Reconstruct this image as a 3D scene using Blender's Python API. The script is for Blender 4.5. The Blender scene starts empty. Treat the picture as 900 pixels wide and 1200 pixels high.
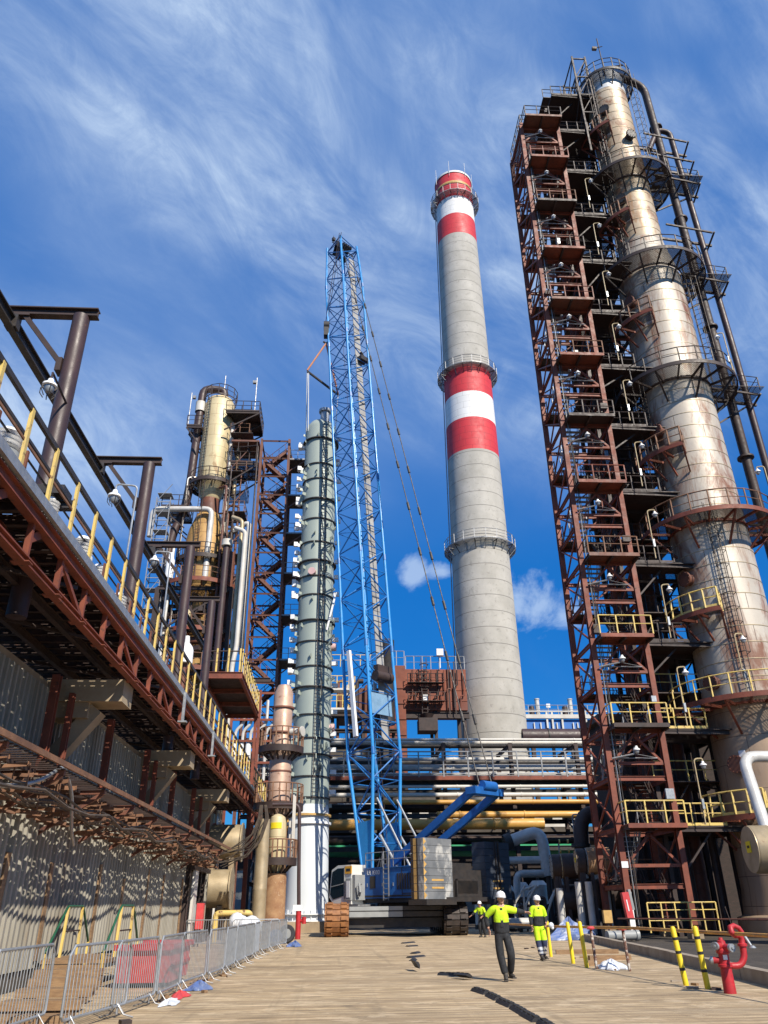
import bpy, bmesh, math, random
from math import sin, cos, pi, radians, atan2, hypot
from mathutils import Vector as V, Matrix
random.seed(7)
S = bpy.context.scene
COL = S.collection

# ------------------------------------------------------------------ camera
YAW, PITCH, ROLL = radians(3.4), radians(27.2), radians(0.65)
F = V((sin(YAW)*cos(PITCH), cos(YAW)*cos(PITCH), sin(PITCH)))
R0 = V((cos(YAW), -sin(YAW), 0)); U0 = R0.cross(F)
R = R0*cos(ROLL) - U0*sin(ROLL); U = U0*cos(ROLL) + R0*sin(ROLL)
cd = bpy.data.cameras.new('camera'); cam = bpy.data.objects.new('camera', cd); COL.objects.link(cam)
cd.sensor_fit = 'VERTICAL'; cd.sensor_height = 24; cd.lens = 899/1200*24
cd.clip_start = 0.1; cd.clip_end = 3000
m = Matrix((R, U, -F)).transposed().to_4x4(); m.translation = V((0, 0, 1.58)); cam.matrix_world = m
S.camera = cam
# ------------------------------------------------------------------ sky and sun
SUN = V((1, -1.8, 1.73)).normalized()
ELEV = math.asin(SUN.z); AZ = atan2(SUN.x, SUN.y)
w = bpy.data.worlds.new('World'); S.world = w; w.use_nodes = True
nt = w.node_tree; nt.nodes.clear()
def wn(t, **k):
    n = nt.nodes.new(t)
    for a, b in k.items(): setattr(n, a, b)
    return n
def wl(a, b): nt.links.new(a, b)
sky = wn('ShaderNodeTexSky', sky_type='NISHITA', sun_disc=False, sun_elevation=ELEV, sun_rotation=AZ)
sky.air_density = 1.0; sky.dust_density = 0.2; sky.ozone_density = 2.2
hs = wn('ShaderNodeHueSaturation'); hs.inputs['Saturation'].default_value = 1.4; hs.inputs['Value'].default_value = 1.10
hs.inputs['Hue'].default_value = 0.5
wl(sky.outputs[0], hs.inputs['Color'])
tc = wn('ShaderNodeTexCoord'); sep = wn('ShaderNodeSeparateXYZ'); wl(tc.outputs['Generated'], sep.inputs[0])
def wm(op, a, b=None, c=None):
    n = wn('ShaderNodeMath', operation=op)
    for i, x in enumerate((a, b, c)):
        if x is None: continue
        if isinstance(x, (int, float)): n.inputs[i].default_value = x
        else: wl(x, n.inputs[i])
    return n.outputs[0]
# cirrus drawn on a plane of the sky dome facing north at 40 degrees of elevation
CE = radians(40)
fwd = wm('ADD', wm('MULTIPLY', sep.outputs[1], cos(CE)), wm('MULTIPLY', sep.outputs[2], sin(CE)))
fwd = wm('MAXIMUM', fwd, .08)
upc = wm('SUBTRACT', wm('MULTIPLY', sep.outputs[2], cos(CE)), wm('MULTIPLY', sep.outputs[1], sin(CE)))
cmb = wn('ShaderNodeCombineXYZ'); wl(wm('DIVIDE', sep.outputs[0], fwd), cmb.inputs[0]); wl(wm('DIVIDE', upc, fwd), cmb.inputs[1])
def wnoise(scale, det, rough, dist, rot=0, sc=(1, 1, 1), loc=(0, 0, 0)):
    mp = wn('ShaderNodeMapping'); mp.inputs['Rotation'].default_value = (0, 0, rot); wl(cmb.outputs[0], mp.inputs[0])
    m2 = wn('ShaderNodeMapping'); m2.inputs['Scale'].default_value = sc; m2.inputs['Location'].default_value = loc; wl(mp.outputs[0], m2.inputs[0])
    n = wn('ShaderNodeTexNoise'); wl(m2.outputs[0], n.inputs['Vector'])
    n.inputs['Scale'].default_value = scale; n.inputs['Detail'].default_value = det
    n.inputs['Roughness'].default_value = rough; n.inputs['Distortion'].default_value = dist
    return n.outputs['Fac']
def wramp(x, a, b):
    n = wn('ShaderNodeMapRange', interpolation_type='SMOOTHSTEP'); wl(x, n.inputs[0])
    n.inputs[1].default_value = a; n.inputs[2].default_value = b
    return n.outputs[0]
big = wramp(wnoise(2.0, 3, .5, .3, radians(28), (.7, 1.25, 1), (5.3, 1.4, 0)), .28, .60)
st = wramp(wnoise(3.0, 10, .58, .7, radians(30), (.75, 1.45, 1), (.3, 3.1, 0)), .28, .80)
fine = wramp(wnoise(8, 9, .7, 1.6, radians(44), (.75, 1.35, 1), (1.3, .1, 0)), .30, .80)
cl = wm('MULTIPLY', big, wm('ADD', wm('MULTIPLY', st, .50), wm('MULTIPLY', wm('MULTIPLY', st, fine), .75)))
veil = wm('MULTIPLY', wramp(wnoise(1.1, 5, .55, .3, radians(30), (.8, 1.2, 1), (2.2, 7.4, 0)), .28, .64), .15)
cl = wm('ADD', wm('MULTIPLY', cl, .78), veil)
hi = wramp(wm('SUBTRACT', sep.outputs[2], wm('MULTIPLY', sep.outputs[0], .12)), .34, .56)   # the low sky is clear
cl = wm('MULTIPLY', cl, wm('ADD', wm('MULTIPLY', hi, .94), .06))
# two small fair-weather puffs low in the north
pn = wnoise(11, 6, .6, .4, 0, (1, 1, 1), (3, 3, 0))
puff = None
for d, wdt, squash in (((.093, .916, .389), .017, 1.), ((.126, .912, .386), .017, 1.8), ((.250, .908, .335), .036, 1.4), ((.282, .903, .322), .036, 1.9)):
    dx = wm('SUBTRACT', sep.outputs[0], d[0]); dz = wm('MULTIPLY', wm('SUBTRACT', sep.outputs[2], d[2]), squash)
    q = wm('SQRT', wm('ADD', wm('MULTIPLY', dx, dx), wm('MULTIPLY', dz, dz)))
    q = wm('ADD', wm('DIVIDE', q, wdt), wm('MULTIPLY', wm('SUBTRACT', pn, .5), 5.0))
    q = wm('MULTIPLY', wm('SUBTRACT', 1., wramp(q, .1, 1.3)), .48)
    puff = q if puff is None else wm('MAXIMUM', puff, q)
cl = wm('MINIMUM', wm('MAXIMUM', cl, puff), .72)
tint = wn('ShaderNodeMix', data_type='RGBA', blend_type='MULTIPLY'); tint.inputs[0].default_value = 1; wl(hs.outputs[0], tint.inputs[6]); tint.inputs[7].default_value = (.30, .93, 1.28, 1)
even = wn('ShaderNodeMix', data_type='RGBA'); even.inputs[0].default_value = .70; wl(tint.outputs[2], even.inputs[6]); even.inputs[7].default_value = (.03, 1.45, 5.2, 1)
mix = wn('ShaderNodeMix', data_type='RGBA'); wl(cl, mix.inputs[0]); wl(even.outputs[2], mix.inputs[6])
mix.inputs[7].default_value = (6.7, 8.1, 9.7, 1)
bg = wn('ShaderNodeBackground'); bg.inputs[1].default_value = 0.085
wl(mix.outputs[2], bg.inputs[0]); out = wn('ShaderNodeOutputWorld'); wl(bg.outputs[0], out.inputs[0])
sd = bpy.data.lights.new('sun', 'SUN'); sd.energy = 5.0; sd.angle = radians(0.5); sd.color = (1, .92, .79)
so = bpy.data.objects.new('sun', sd); COL.objects.link(so)
so.rotation_euler = SUN.to_track_quat('Z', 'Y').to_euler(); so.location = (60, -60, 120)
S.view_settings.view_transform = 'Standard'; S.view_settings.look = 'None'
S.view_settings.exposure = 0.38; S.view_settings.gamma = 1; S.view_settings.use_curve_mapping = False

# ------------------------------------------------------------------ materials
MATS = {}
def newmat(name):
    ma = bpy.data.materials.new(name); ma.use_nodes = True
    n = ma.node_tree; MATS[name] = ma
    return ma, n, n.nodes['Principled BSDF']
def nd(n, t, ins=None, **k):
    x = n.nodes.new(t)
    for a, b in k.items(): setattr(x, a, b)
    for a, b in (ins or {}).items():
        if hasattr(b, 'is_linked') or isinstance(b, bpy.types.NodeSocket): n.links.new(b, x.inputs[a])
        else: x.inputs[a].default_value = b
    return x
def c4(c): return (c[0], c[1], c[2], 1)
def noise(n, co, scale, det=6, rough=.6, stretch=(1, 1, 1), dist=0):
    mp = nd(n, 'ShaderNodeMapping', {0: co}); mp.inputs['Scale'].default_value = stretch
    return nd(n, 'ShaderNodeTexNoise', {'Vector': mp.outputs[0], 'Scale': scale, 'Detail': det, 'Roughness': rough, 'Distortion': dist}).outputs['Fac']
def rng(n, x, a, b, c=0., d=1.):
    return nd(n, 'ShaderNodeMapRange', {0: x, 1: a, 2: b, 3: c, 4: d}).outputs[0]
def mixc(n, f, a, b, mode='MIX'):
    x = n.nodes.new('ShaderNodeMix'); x.data_type = 'RGBA'; x.blend_type = mode
    for i, v in ((0, f), (6, a), (7, b)):
        if isinstance(v, bpy.types.NodeSocket): n.links.new(v, x.inputs[i])
        elif isinstance(v, (int, float)): x.inputs[i].default_value = v
        else: x.inputs[i].default_value = c4(v)
    return x.outputs[2]
def mth(n, op, a, b=0.):
    x = nd(n, 'ShaderNodeMath', operation=op)
    for i, v in enumerate((a, b)):
        if isinstance(v, bpy.types.NodeSocket): n.links.new(v, x.inputs[i])
        else: x.inputs[i].default_value = v
    return x.outputs[0]
def bumped(n, b, h, strength, dist=.02):
    n.links.new(nd(n, 'ShaderNodeBump', {'Height': h, 'Strength': strength, 'Distance': dist}).outputs[0], b.inputs['Normal'])
def M(name, c1, c2=None, rough=.6, metal=0., scale=2., c3=None, s3=5., t3=.6, bump=.25, bscale=30., stretch=(1, 1, 1), st3=(1, 1, 1), spec=.5):
    """general weathered surface: c1/c2 cloudy, c3 patches (rust, grime, chipped paint)"""
    ma, n, b = newmat(name)
    co = nd(n, 'ShaderNodeTexCoord').outputs['Object']
    c2 = c2 or tuple(x*.65 for x in c1)
    col = mixc(n, rng(n, noise(n, co, scale, stretch=stretch), .35, .65), c1, c2)
    ro = rng(n, noise(n, co, scale*2.3), .3, .7, max(rough-.12, .05), min(rough+.12, 1))
    if c3:
        k = rng(n, noise(n, co, s3, 8, .7, st3), t3, t3+.07)
        col = mixc(n, k, col, c3)
        me = mth(n, 'MULTIPLY', mth(n, 'SUBTRACT', 1., k), metal); n.links.new(me, b.inputs['Metallic'])
        ro = mth(n, 'MAXIMUM', ro, mth(n, 'MULTIPLY', k, .8))
    else: b.inputs['Metallic'].default_value = metal
    n.links.new(col, b.inputs['Base Color']); n.links.new(ro, b.inputs['Roughness'])
    b.inputs['Specular IOR Level'].default_value = spec
    if bump: bumped(n, b, noise(n, co, bscale, 4), bump, .01)
    return ma
red_steel = M('red_oxide_steel', (.24, .060, .030), (.135, .036, .020), .62, scale=1.3, c3=(.06, .030, .022), s3=4, t3=.60)
dark_steel = M('dark_brown_steel', (.050, .029, .024), (.028, .018, .016), .6, scale=1.5, c3=(.13, .05, .03), s3=5, t3=.64)
black_steel = M('black_steel', (.022, .021, .022), (.04, .032, .028), .55, c3=(.08, .04, .025), s3=4, t3=.66)
pipe_maroon = M('maroon_pipe', (.060, .032, .032), (.038, .023, .024), .5, scale=1.0, c3=(.13, .06, .04), s3=3, t3=.63)
rust_pipe = M('rusty_pipe', (.18, .065, .035), (.10, .04, .03), .6, scale=1, c3=(.05, .03, .025), s3=4, t3=.58)
yellow_paint = M('weathered_yellow_paint', (.70, .50, .12), (.56, .42, .16), .55, scale=2, c3=(.16, .075, .035), s3=4, t3=.57)
bright_yellow = M('bright_yellow_paint', (.78, .60, .02), (.66, .49, .02), .5, scale=4, c3=(.25, .19, .09), s3=9, t3=.62, bump=.15)
black_paint = M('black_paint', (.015, .015, .016), (.03, .03, .03), .5)
galv = M('galvanised_steel', (.40, .42, .44), (.30, .32, .34), .45, .55, scale=5, bump=.05)
grey_rail = M('grey_rail_steel', (.33, .34, .35), (.22, .22, .23), .5, .4, scale=4, bump=.05)
silver = M('silver_cladding', (.60, .585, .555), (.46, .44, .41), .42, .12, scale=1.5, c3=(.28, .20, .13), s3=3, t3=.66, bump=.1, bscale=8)
white_paint = M('white_paint', (.78, .79, .80), (.70, .71, .72), .45, scale=2, c3=(.35, .28, .2), s3=6, t3=.70, bump=.05)
white_clean = M('clean_white_plastic', (.82, .82, .81), (.78, .78, .78), .35, bump=0)
crane_blue = M('crane_blue_paint', (.018, .125, .42), (.015, .095, .32), .4, scale=2.2, c3=(.05, .07, .11), s3=4, t3=.63, st3=(1, 1, .5), bump=.08)
boom_sunlit_blue = M('boom_sunlit_paint', (.045, .29, .66), (.035, .24, .57), .3, scale=1.0, bump=.03)  # boom paint lightened, sunlight put into the colour
boom_shade_blue = M('boom_shaded_paint', (.02, .16, .46), (.016, .12, .36), .4, scale=1.0, bump=.03)  # same boom paint darkened to look shaded on the lacing
cw_grey = M('counterweight_grey', (.19, .20, .215), (.12, .13, .145), .5, scale=1.0, c3=(.42, .42, .41), s3=.7, t3=.53, st3=(1, 1, .6), bump=.15)
cw_dark = M('counterweight_dark', (.05, .062, .085), (.035, .043, .06), .5, scale=1.2, bump=.15)
cw_ochre = M('counterweight_ochre', (.60, .38, .12), (.45, .27, .09), .55, scale=3)
track_rust = M('rusty_track_steel', (.33, .145, .05), (.20, .085, .035), .6, .1, scale=3, c3=(.08, .045, .03), s3=6, t3=.6, bump=.5)
track_dark = M('greasy_track_steel', (.06, .045, .04), (.03, .025, .022), .6, .2, scale=3, bump=.4)
cab_white = M('cab_white_paint', (.70, .69, .65), (.6, .59, .55), .35, scale=2, bump=.02)
glass = M('dark_glass', (.010, .012, .014), (.010, .012, .014), .22, bump=0, spec=.15)
tan_clad = M('tan_cladding', (.47, .38, .25), (.36, .28, .17), .45, .35, scale=1.2, c3=(.20, .10, .05), s3=3, t3=.64, bump=.15, bscale=6)
pink_clad = M('faded_pink_cladding', (.52, .36, .27), (.40, .25, .18), .5, .25, scale=1, c3=(.19, .07, .04), s3=2.4, t3=.60, bump=.15, bscale=6)
rust_conc = M('rust_stained_concrete', (.38, .23, .12), (.24, .12, .06), .85, scale=2, c3=(.48, .36, .24), s3=5, t3=.6, bump=.5, bscale=14)
conc = M('old_concrete', (.36, .285, .19), (.25, .185, .12), .9, scale=1.1, c3=(.13, .08, .05), s3=2.5, t3=.63, bump=.5, bscale=12)
conc_dark = M('dark_concrete', (.10, .085, .07), (.06, .05, .042), .9, scale=.6, bump=.4, bscale=8)  # very dark brown concrete with cloudy variation
kerb_mat = M('kerb_concrete', (.33, .28, .22), (.25, .20, .15), .9, scale=2.2, c3=(.14, .11, .08), s3=6, t3=.62, bump=.5, bscale=18)
wood = M('dirty_timber', (.30, .19, .10), (.18, .105, .055), .8, scale=3, stretch=(1, 6, 6), bump=.4, bscale=20)
ochre_pipe = M('ochre_pipe_paint', (.60, .335, .075), (.50, .26, .06), .45, scale=.6, c3=(.30, .15, .05), s3=2, t3=.64, bump=.08)
green_pipe = M('green_pipe_paint', (.045, .30, .15), (.035, .22, .11), .45, scale=.7, bump=.08)
white_pipe = M('pale_pipe_paint', (.62, .60, .56), (.48, .45, .40), .5, scale=.5, c3=(.25, .18, .12), s3=2, t3=.66, bump=.08)
hydrant_red = M('hydrant_red_paint', (.46, .022, .03), (.34, .018, .024), .48, scale=4, c3=(.20, .06, .045), s3=11, t3=.60, bump=.3, bscale=50)
pale_red = M('faded_red_paint', (.62, .07, .07), (.5, .05, .055), .45, scale=3, bump=.05)
boiler_red = M('rusty_boiler_plate', (.27, .08, .042), (.16, .05, .032), .75, scale=.35, c3=(.13, .055, .04), s3=1.2, t3=.58, st3=(1, 1, .35), bump=.3, bscale=3)
grey_box = M('grey_enamel', (.30, .31, .31), (.25, .26, .26), .45, bump=.03)
fan_blue = M('blue_fan_housing', (.03, .17, .52), (.025, .13, .42), .5, scale=.3, bump=.05)
brick_dark = None
black_rubber = M('black_rubber', (.014, .014, .016), (.025, .025, .03), .55, bump=.2)
tarp_blue = M('blue_tarp', (.06, .12, .34), (.16, .20, .32), .45, scale=4, c3=(.5, .55, .65), s3=4, t3=.62, bump=.3, bscale=6)
cloth_white = M('crumpled_white_sheet', (.72, .73, .75), (.5, .54, .62), .6, scale=5, bump=.3, bscale=8)
cable_mat = M('dusty_cable', (.10, .075, .055), (.05, .04, .035), .7, scale=4)
tray_rust = M('rusty_tray_iron', (.24, .12, .065), (.13, .065, .04), .75, scale=2, c3=(.36, .24, .13), s3=6, t3=.62)
sign_yellow = M('yellow_sign', (.80, .62, .02), (.74, .56, .02), .45, bump=0)
green_rail = M('green_handrail_paint', (.02, .11, .055), (.015, .08, .04), .45, bump=.05)
skin_m = M('skin', (.52, .30, .21), (.46, .25, .17), .5, scale=6, bump=0)
hair_m = M('dark_hair', (.03, .02, .015), (.02, .015, .01), .6, bump=.2, bscale=90)
workwear = M('dark_workwear', (.010, .011, .014), (.022, .024, .028), .85, scale=9, bump=1., bscale=9)
hivis = M('hivis_fabric', (.58, .84, .015), (.44, .68, .012), .75, scale=8, bump=1., bscale=9)
navy = M('navy_fabric', (.02, .03, .075), (.03, .04, .09), .8, scale=5, bump=.3, bscale=14)
reflect = M('reflective_tape', (.62, .63, .62), (.5, .5, .5), .35, .4, bump=0)
boot_m = M('dusty_boots', (.035, .03, .027), (.07, .06, .05), .7, scale=9)
eye_m = M('eye_dark', (.02, .015, .012), (.02, .015, .012), .2, bump=0)
lip_m = M('lips', (.42, .16, .13), (.4, .15, .12), .5, bump=0)

def cyl_mat(name, c1, c2, c3, ringh, seg, joint, rough, metal, scale, s3, t3, st3=(1, 1, .4), jw=.012, bumpj=.4, rad=1., c4_=None, jointmix=.6):
    """cladding or cast shell on a round tower: ring joints, staggered vertical seams, streaky stains"""
    ma, n, b = newmat(name)
    co = nd(n, 'ShaderNodeTexCoord').outputs['Object']
    sp = nd(n, 'ShaderNodeSeparateXYZ', {0: co})
    an = mth(n, 'MULTIPLY', mth(n, 'ARCTAN2', sp.outputs[1], sp.outputs[0]), rad)
    uv = nd(n, 'ShaderNodeCombineXYZ', {0: an, 1: sp.outputs[2]}).outputs[0]
    br = nd(n, 'ShaderNodeTexBrick', {'Vector': uv, 'Color1': (1, 1, 1, 1), 'Color2': (.90, .90, .90, 1), 'Mortar': (0, 0, 0, 1), 'Scale': 1., 'Mortar Size': jw, 'Mortar Smooth': .3, 'Bias': 0., 'Brick Width': seg, 'Row Height': ringh})
    col = mixc(n, rng(n, noise(n, co, scale, stretch=st3), .35, .65), c1, c2)
    col = mixc(n, .45, col, br.outputs['Color'], 'MULTIPLY')
    k = rng(n, noise(n, co, s3, 8, .7, st3, .6), t3, t3+.12)
    col = mixc(n, k, col, c3)
    if c4_:
        k2 = rng(n, noise(n, co, s3*2.7, 6, .7, (1, 1, .25 if metal else 1.3), .4), .57, .66)
        col = mixc(n, mth(n, 'MULTIPLY', k2, .7), col, c4_)
    col = mixc(n, mth(n, 'MULTIPLY', br.outputs['Fac'], jointmix), col, joint)
    n.links.new(col, b.inputs['Base Color'])
    n.links.new(mth(n, 'MULTIPLY', mth(n, 'SUBTRACT', 1., k), metal), b.inputs['Metallic'])
    n.links.new(rng(n, noise(n, co, scale*2), .3, .7, rough-.1, rough+.12), b.inputs['Roughness'])
    hgt = mth(n, 'ADD', mth(n, 'MULTIPLY', br.outputs['Fac'], -1.), mth(n, 'MULTIPLY', noise(n, co, 5.), .5))
    bumped(n, b, hgt, bumpj, .03)
    return ma
chim_conc = cyl_mat('chimney_concrete', (.47, .445, .40), (.37, .35, .31), (.26, .245, .215), 2.5, 60, (.24, .22, .20), .85, 0, .35, .55, .60, (1, 1, .8), .06, .9, 4.4, (.27, .25, .225), .55)
chim_red = cyl_mat('chimney_red_paint', (.62, .035, .045), (.52, .03, .04), (.45, .06, .06), 1.25, 2.1, (.33, .02, .03), .6, 0, .5, .6, .62, (1, 1, .7), .03, .3, 4.2)
chim_white = cyl_mat('chimney_white_paint', (.80, .79, .77), (.73, .72, .70), (.62, .6, .57), 1.25, 2.1, (.5, .49, .47), .6, 0, .5, .6, .62, (1, 1, .7), .03, .3, 4.2)
col_clad = cyl_mat('stained_column_cladding', (.54, .485, .41), (.42, .36, .285), (.20, .085, .045), 1.0, 3.6, (.12, .075, .05), .47, .12, .30, .55, .505, (1, 1, .25), .026, .4, 2.4, (.36, .20, .12))
col_upper = cyl_mat('tan_column_cladding', (.55, .455, .33), (.43, .32, .20), (.24, .11, .05), 1.0, 2.8, (.12, .07, .04), .46, .15, .4, .6, .51, (1, 1, .5), .022, .35, 1.75, (.40, .22, .10))
col_top = cyl_mat('pale_cap_cladding', (.72, .72, .71), (.62, .62, .60), (.42, .34, .25), 1.0, 2.8, (.35, .3, .26), .4, .4, .4, .5, .62, (1, 1, .5), .02, .3, 1.75)
col_low = cyl_mat('brown_column_base_cladding', (.40, .29, .20), (.30, .20, .13), (.17, .10, .06), 1.4, 3.6, (.10, .06, .04), .55, .25, .3, .35, .56, (1, 1, .4), .02, .35, 2.4, (.22, .13, .08))
reac_top = cyl_mat('cream_reactor_cladding', (.64, .54, .33), (.54, .43, .24), (.32, .19, .08), 1.3, 2.4, (.25, .16, .08), .5, .12, .4, .6, .55, (1, 1, .5), .02, .3, 1.5)
reac_low = cyl_mat('ochre_reactor_cladding', (.52, .33, .12), (.40, .22, .075), (.22, .10, .04), 1.1, 2.4, (.18, .09, .04), .5, .15, .4, .6, .54, (1, 1, .5), .025, .3, 1.9)
gcol_paint = cyl_mat('grey_green_column_paint', (.33, .375, .335), (.29, .335, .30), (.24, .27, .245), 30, 60, (.2, .2, .2), .5, .05, .25, .5, .62, (1, 1, .6), .01, .1, 1.55)
gcol_skirt = cyl_mat('white_skirt_paint', (.66, .70, .73), (.60, .64, .67), (.5, .5, .48), 30, 60, (.4, .4, .4), .5, 0, .25, .5, .64, (1, 1, .6), .01, .1, 1.55)

def grating_mat(name, base, bw, bh, mortar, metal=.2):
    ma, n, b = newmat(name)
    co = nd(n, 'ShaderNodeTexCoord').outputs['Object']
    br = nd(n, 'ShaderNodeTexBrick', {'Vector': co, 'Scale': 1., 'Mortar Size': mortar, 'Mortar Smooth': 0., 'Brick Width': bw, 'Row Height': bh})
    b.inputs['Base Color'].default_value = c4(base); b.inputs['Roughness'].default_value = .7
    tr = nd(n, 'ShaderNodeBsdfTransparent'); mx = nd(n, 'ShaderNodeMixShader', {0: br.outputs['Fac'], 1: tr.outputs[0], 2: b.outputs[0]})
    n.links.new(mx.outputs[0], n.nodes['Material Output'].inputs['Surface'])
    return ma
grate_floor = grating_mat('rusty_open_grating', (.06, .032, .025), .30, .14, .060)
grate_grey = grating_mat('grey_open_grating', (.30, .30, .30), .12, .06, .012)
grate_fine = grating_mat('fine_open_grating', (.055, .04, .036), .12, .06, .0125)

lamp_tan = M('weathered_tan_paint', (.48, .38, .22), (.36, .27, .15), .6, scale=4, c3=(.14, .07, .04), s3=6, t3=.58)
# ground: dust-covered slab, sideways sweeping streaks, oily stains
def ground_mat(name, c1, c2, cs, planks=True):
    ma, n, b = newmat(name)
    co = nd(n, 'ShaderNodeTexCoord').outputs['Object']
    col = mixc(n, rng(n, noise(n, co, .25, 8, .6), .35, .65), c1, c2)
    s = noise(n, co, 1.0, 9, .65, (.22, 1.9, 1), .5)
    col = mixc(n, rng(n, s, .50, .66), col, cs)
    s2 = noise(n, co, 1.0, 9, .7, (.5, 7.0, 1), .3)
    col = mixc(n, rng(n, s2, .50, .62, 0, .85), col, tuple(x*.48 for x in c1))
    s4 = noise(n, co, 1.0, 7, .7, (.9, 16.0, 1), .2)
    col = mixc(n, rng(n, s4, .53, .60, 0, .75), col, tuple(x*.40 for x in c1))
    s5 = noise(n, co, 1.0, 6, .6, (.10, .8, 1), .6); col = mixc(n, rng(n, s5, .54, .66, 0, .55), col, tuple(x*.5 for x in c1))
    s6 = noise(n, co, .5, 7, .65, (1, 1, 1), .8); col = mixc(n, rng(n, s6, .60, .68, 0, .5), col, (.13, .105, .08))
    pk = nd(n, 'ShaderNodeTexBrick', {'Vector': nd(n, 'ShaderNodeVectorMath', {0: co, 1: nd(n, 'ShaderNodeCombineXYZ', {0: 137., 1: mth(n, 'MULTIPLY', noise(n, co, .35, 3), .25)}).outputs[0]}).outputs[0], 'Color1': (1.15, 1.13, 1.08, 1), 'Color2': (.66, .62, .58, 1), 'Mortar': (.25, .21, .17, 1), 'Scale': 1., 'Mortar Size': .022, 'Mortar Smooth': .4, 'Bias': -.25, 'Brick Width': 400., 'Row Height': .33}, offset=.37)
    if planks: col = mixc(n, .75, col, pk.outputs['Color'], 'MULTIPLY')
    t1 = noise(n, co, 1.0, 5, .6, (1.5, .045, 1), .25); col = mixc(n, rng(n, t1, .56, .66, 0, .45), col, tuple(x*.38 for x in c1))
    b1 = noise(n, co, .55, 10, .62, (.7, 1, 1), .5); col = mixc(n, rng(n, b1, .54, .64, 0, .5), col, tuple(x*.50 for x in c1))
    b2 = noise(n, co, 1.7, 9, .68, (.6, 1, 1), .3); col = mixc(n, rng(n, b2, .54, .60, 0, .35), col, tuple(min(1, x*1.28) for x in cs))
    b3 = noise(n, co, 2.6, 9, .7, (.55, 1, 1), .3); col = mixc(n, rng(n, b3, .58, .64, 0, .6), col, tuple(x*.40 for x in c1))
    s3 = noise(n, co, 9., 6, .75)
    col = mixc(n, rng(n, s3, .56, .72, 0, .55), col, tuple(x*.48 for x in c1))
    vo = nd(n, 'ShaderNodeTexVoronoi', {'Vector': co, 'Scale': 2.6}).outputs['Distance']
    col = mixc(n, rng(n, vo, .035, .06, .8, 0.), col, (.06, .05, .04))
    n.links.new(col, b.inputs['Base Color']); b.inputs['Roughness'].default_value = .9
    h = mth(n, 'ADD', mth(n, 'MULTIPLY', s2, 1.2), mth(n, 'ADD', mth(n, 'MULTIPLY', s3, .3), mth(n, 'MULTIPLY', noise(n, co, 40., 4), .2)))
    bumped(n, b, h, .8, .05)
    return ma
yard_mat = ground_mat('dusty_yard_slab', (.53, .40, .25), (.44, .325, .195), (.60, .475, .32))
gravel_mat = ground_mat('shade_dark_gravel', (.075, .060, .048), (.05, .042, .035), (.10, .082, .065), False)  # gravel colour lowered to stand in for shade beyond the kerb

def corr_mat():
    ma, n, b = newmat('weathered_corrugated_sheet')
    co = nd(n, 'ShaderNodeTexCoord').outputs['Object']
    col = mixc(n, rng(n, noise(n, co, .8, 6, .6, (1, 1, .35)), .35, .65), (.33, .31, .26), (.215, .195, .155))
    col = mixc(n, rng(n, noise(n, co, 1.6, 8, .7, (1, 3, .25)), .56, .72, 0, .8), col, (.22, .16, .10))
    n.links.new(col, b.inputs['Base Color']); b.inputs['Roughness'].default_value = .75
    bumped(n, b, noise(n, co, 12), .2, .01)
    return ma
corr = corr_mat()
def brick_mat():
    ma, n, b = newmat('shade_dark_brick')
    co = nd(n, 'ShaderNodeTexCoord').outputs['Object']
    sp = nd(n, 'ShaderNodeSeparateXYZ', {0: co})
    uv = nd(n, 'ShaderNodeCombineXYZ', {0: mth(n, 'ADD', sp.outputs[0], sp.outputs[1]), 1: sp.outputs[2]}).outputs[0]
    br = nd(n, 'ShaderNodeTexBrick', {'Vector': uv, 'Color1': (.055, .034, .028, 1), 'Color2': (.035, .024, .02, 1), 'Mortar': (.028, .024, .022, 1), 'Scale': 1., 'Mortar Size': .012, 'Brick Width': .25, 'Row Height': .075})
    n.links.new(br.outputs['Color'], b.inputs['Base Color']); b.inputs['Roughness'].default_value = .9
    return ma
brick_dark = brick_mat()  # shade is painted into this very dark brick colour

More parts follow.
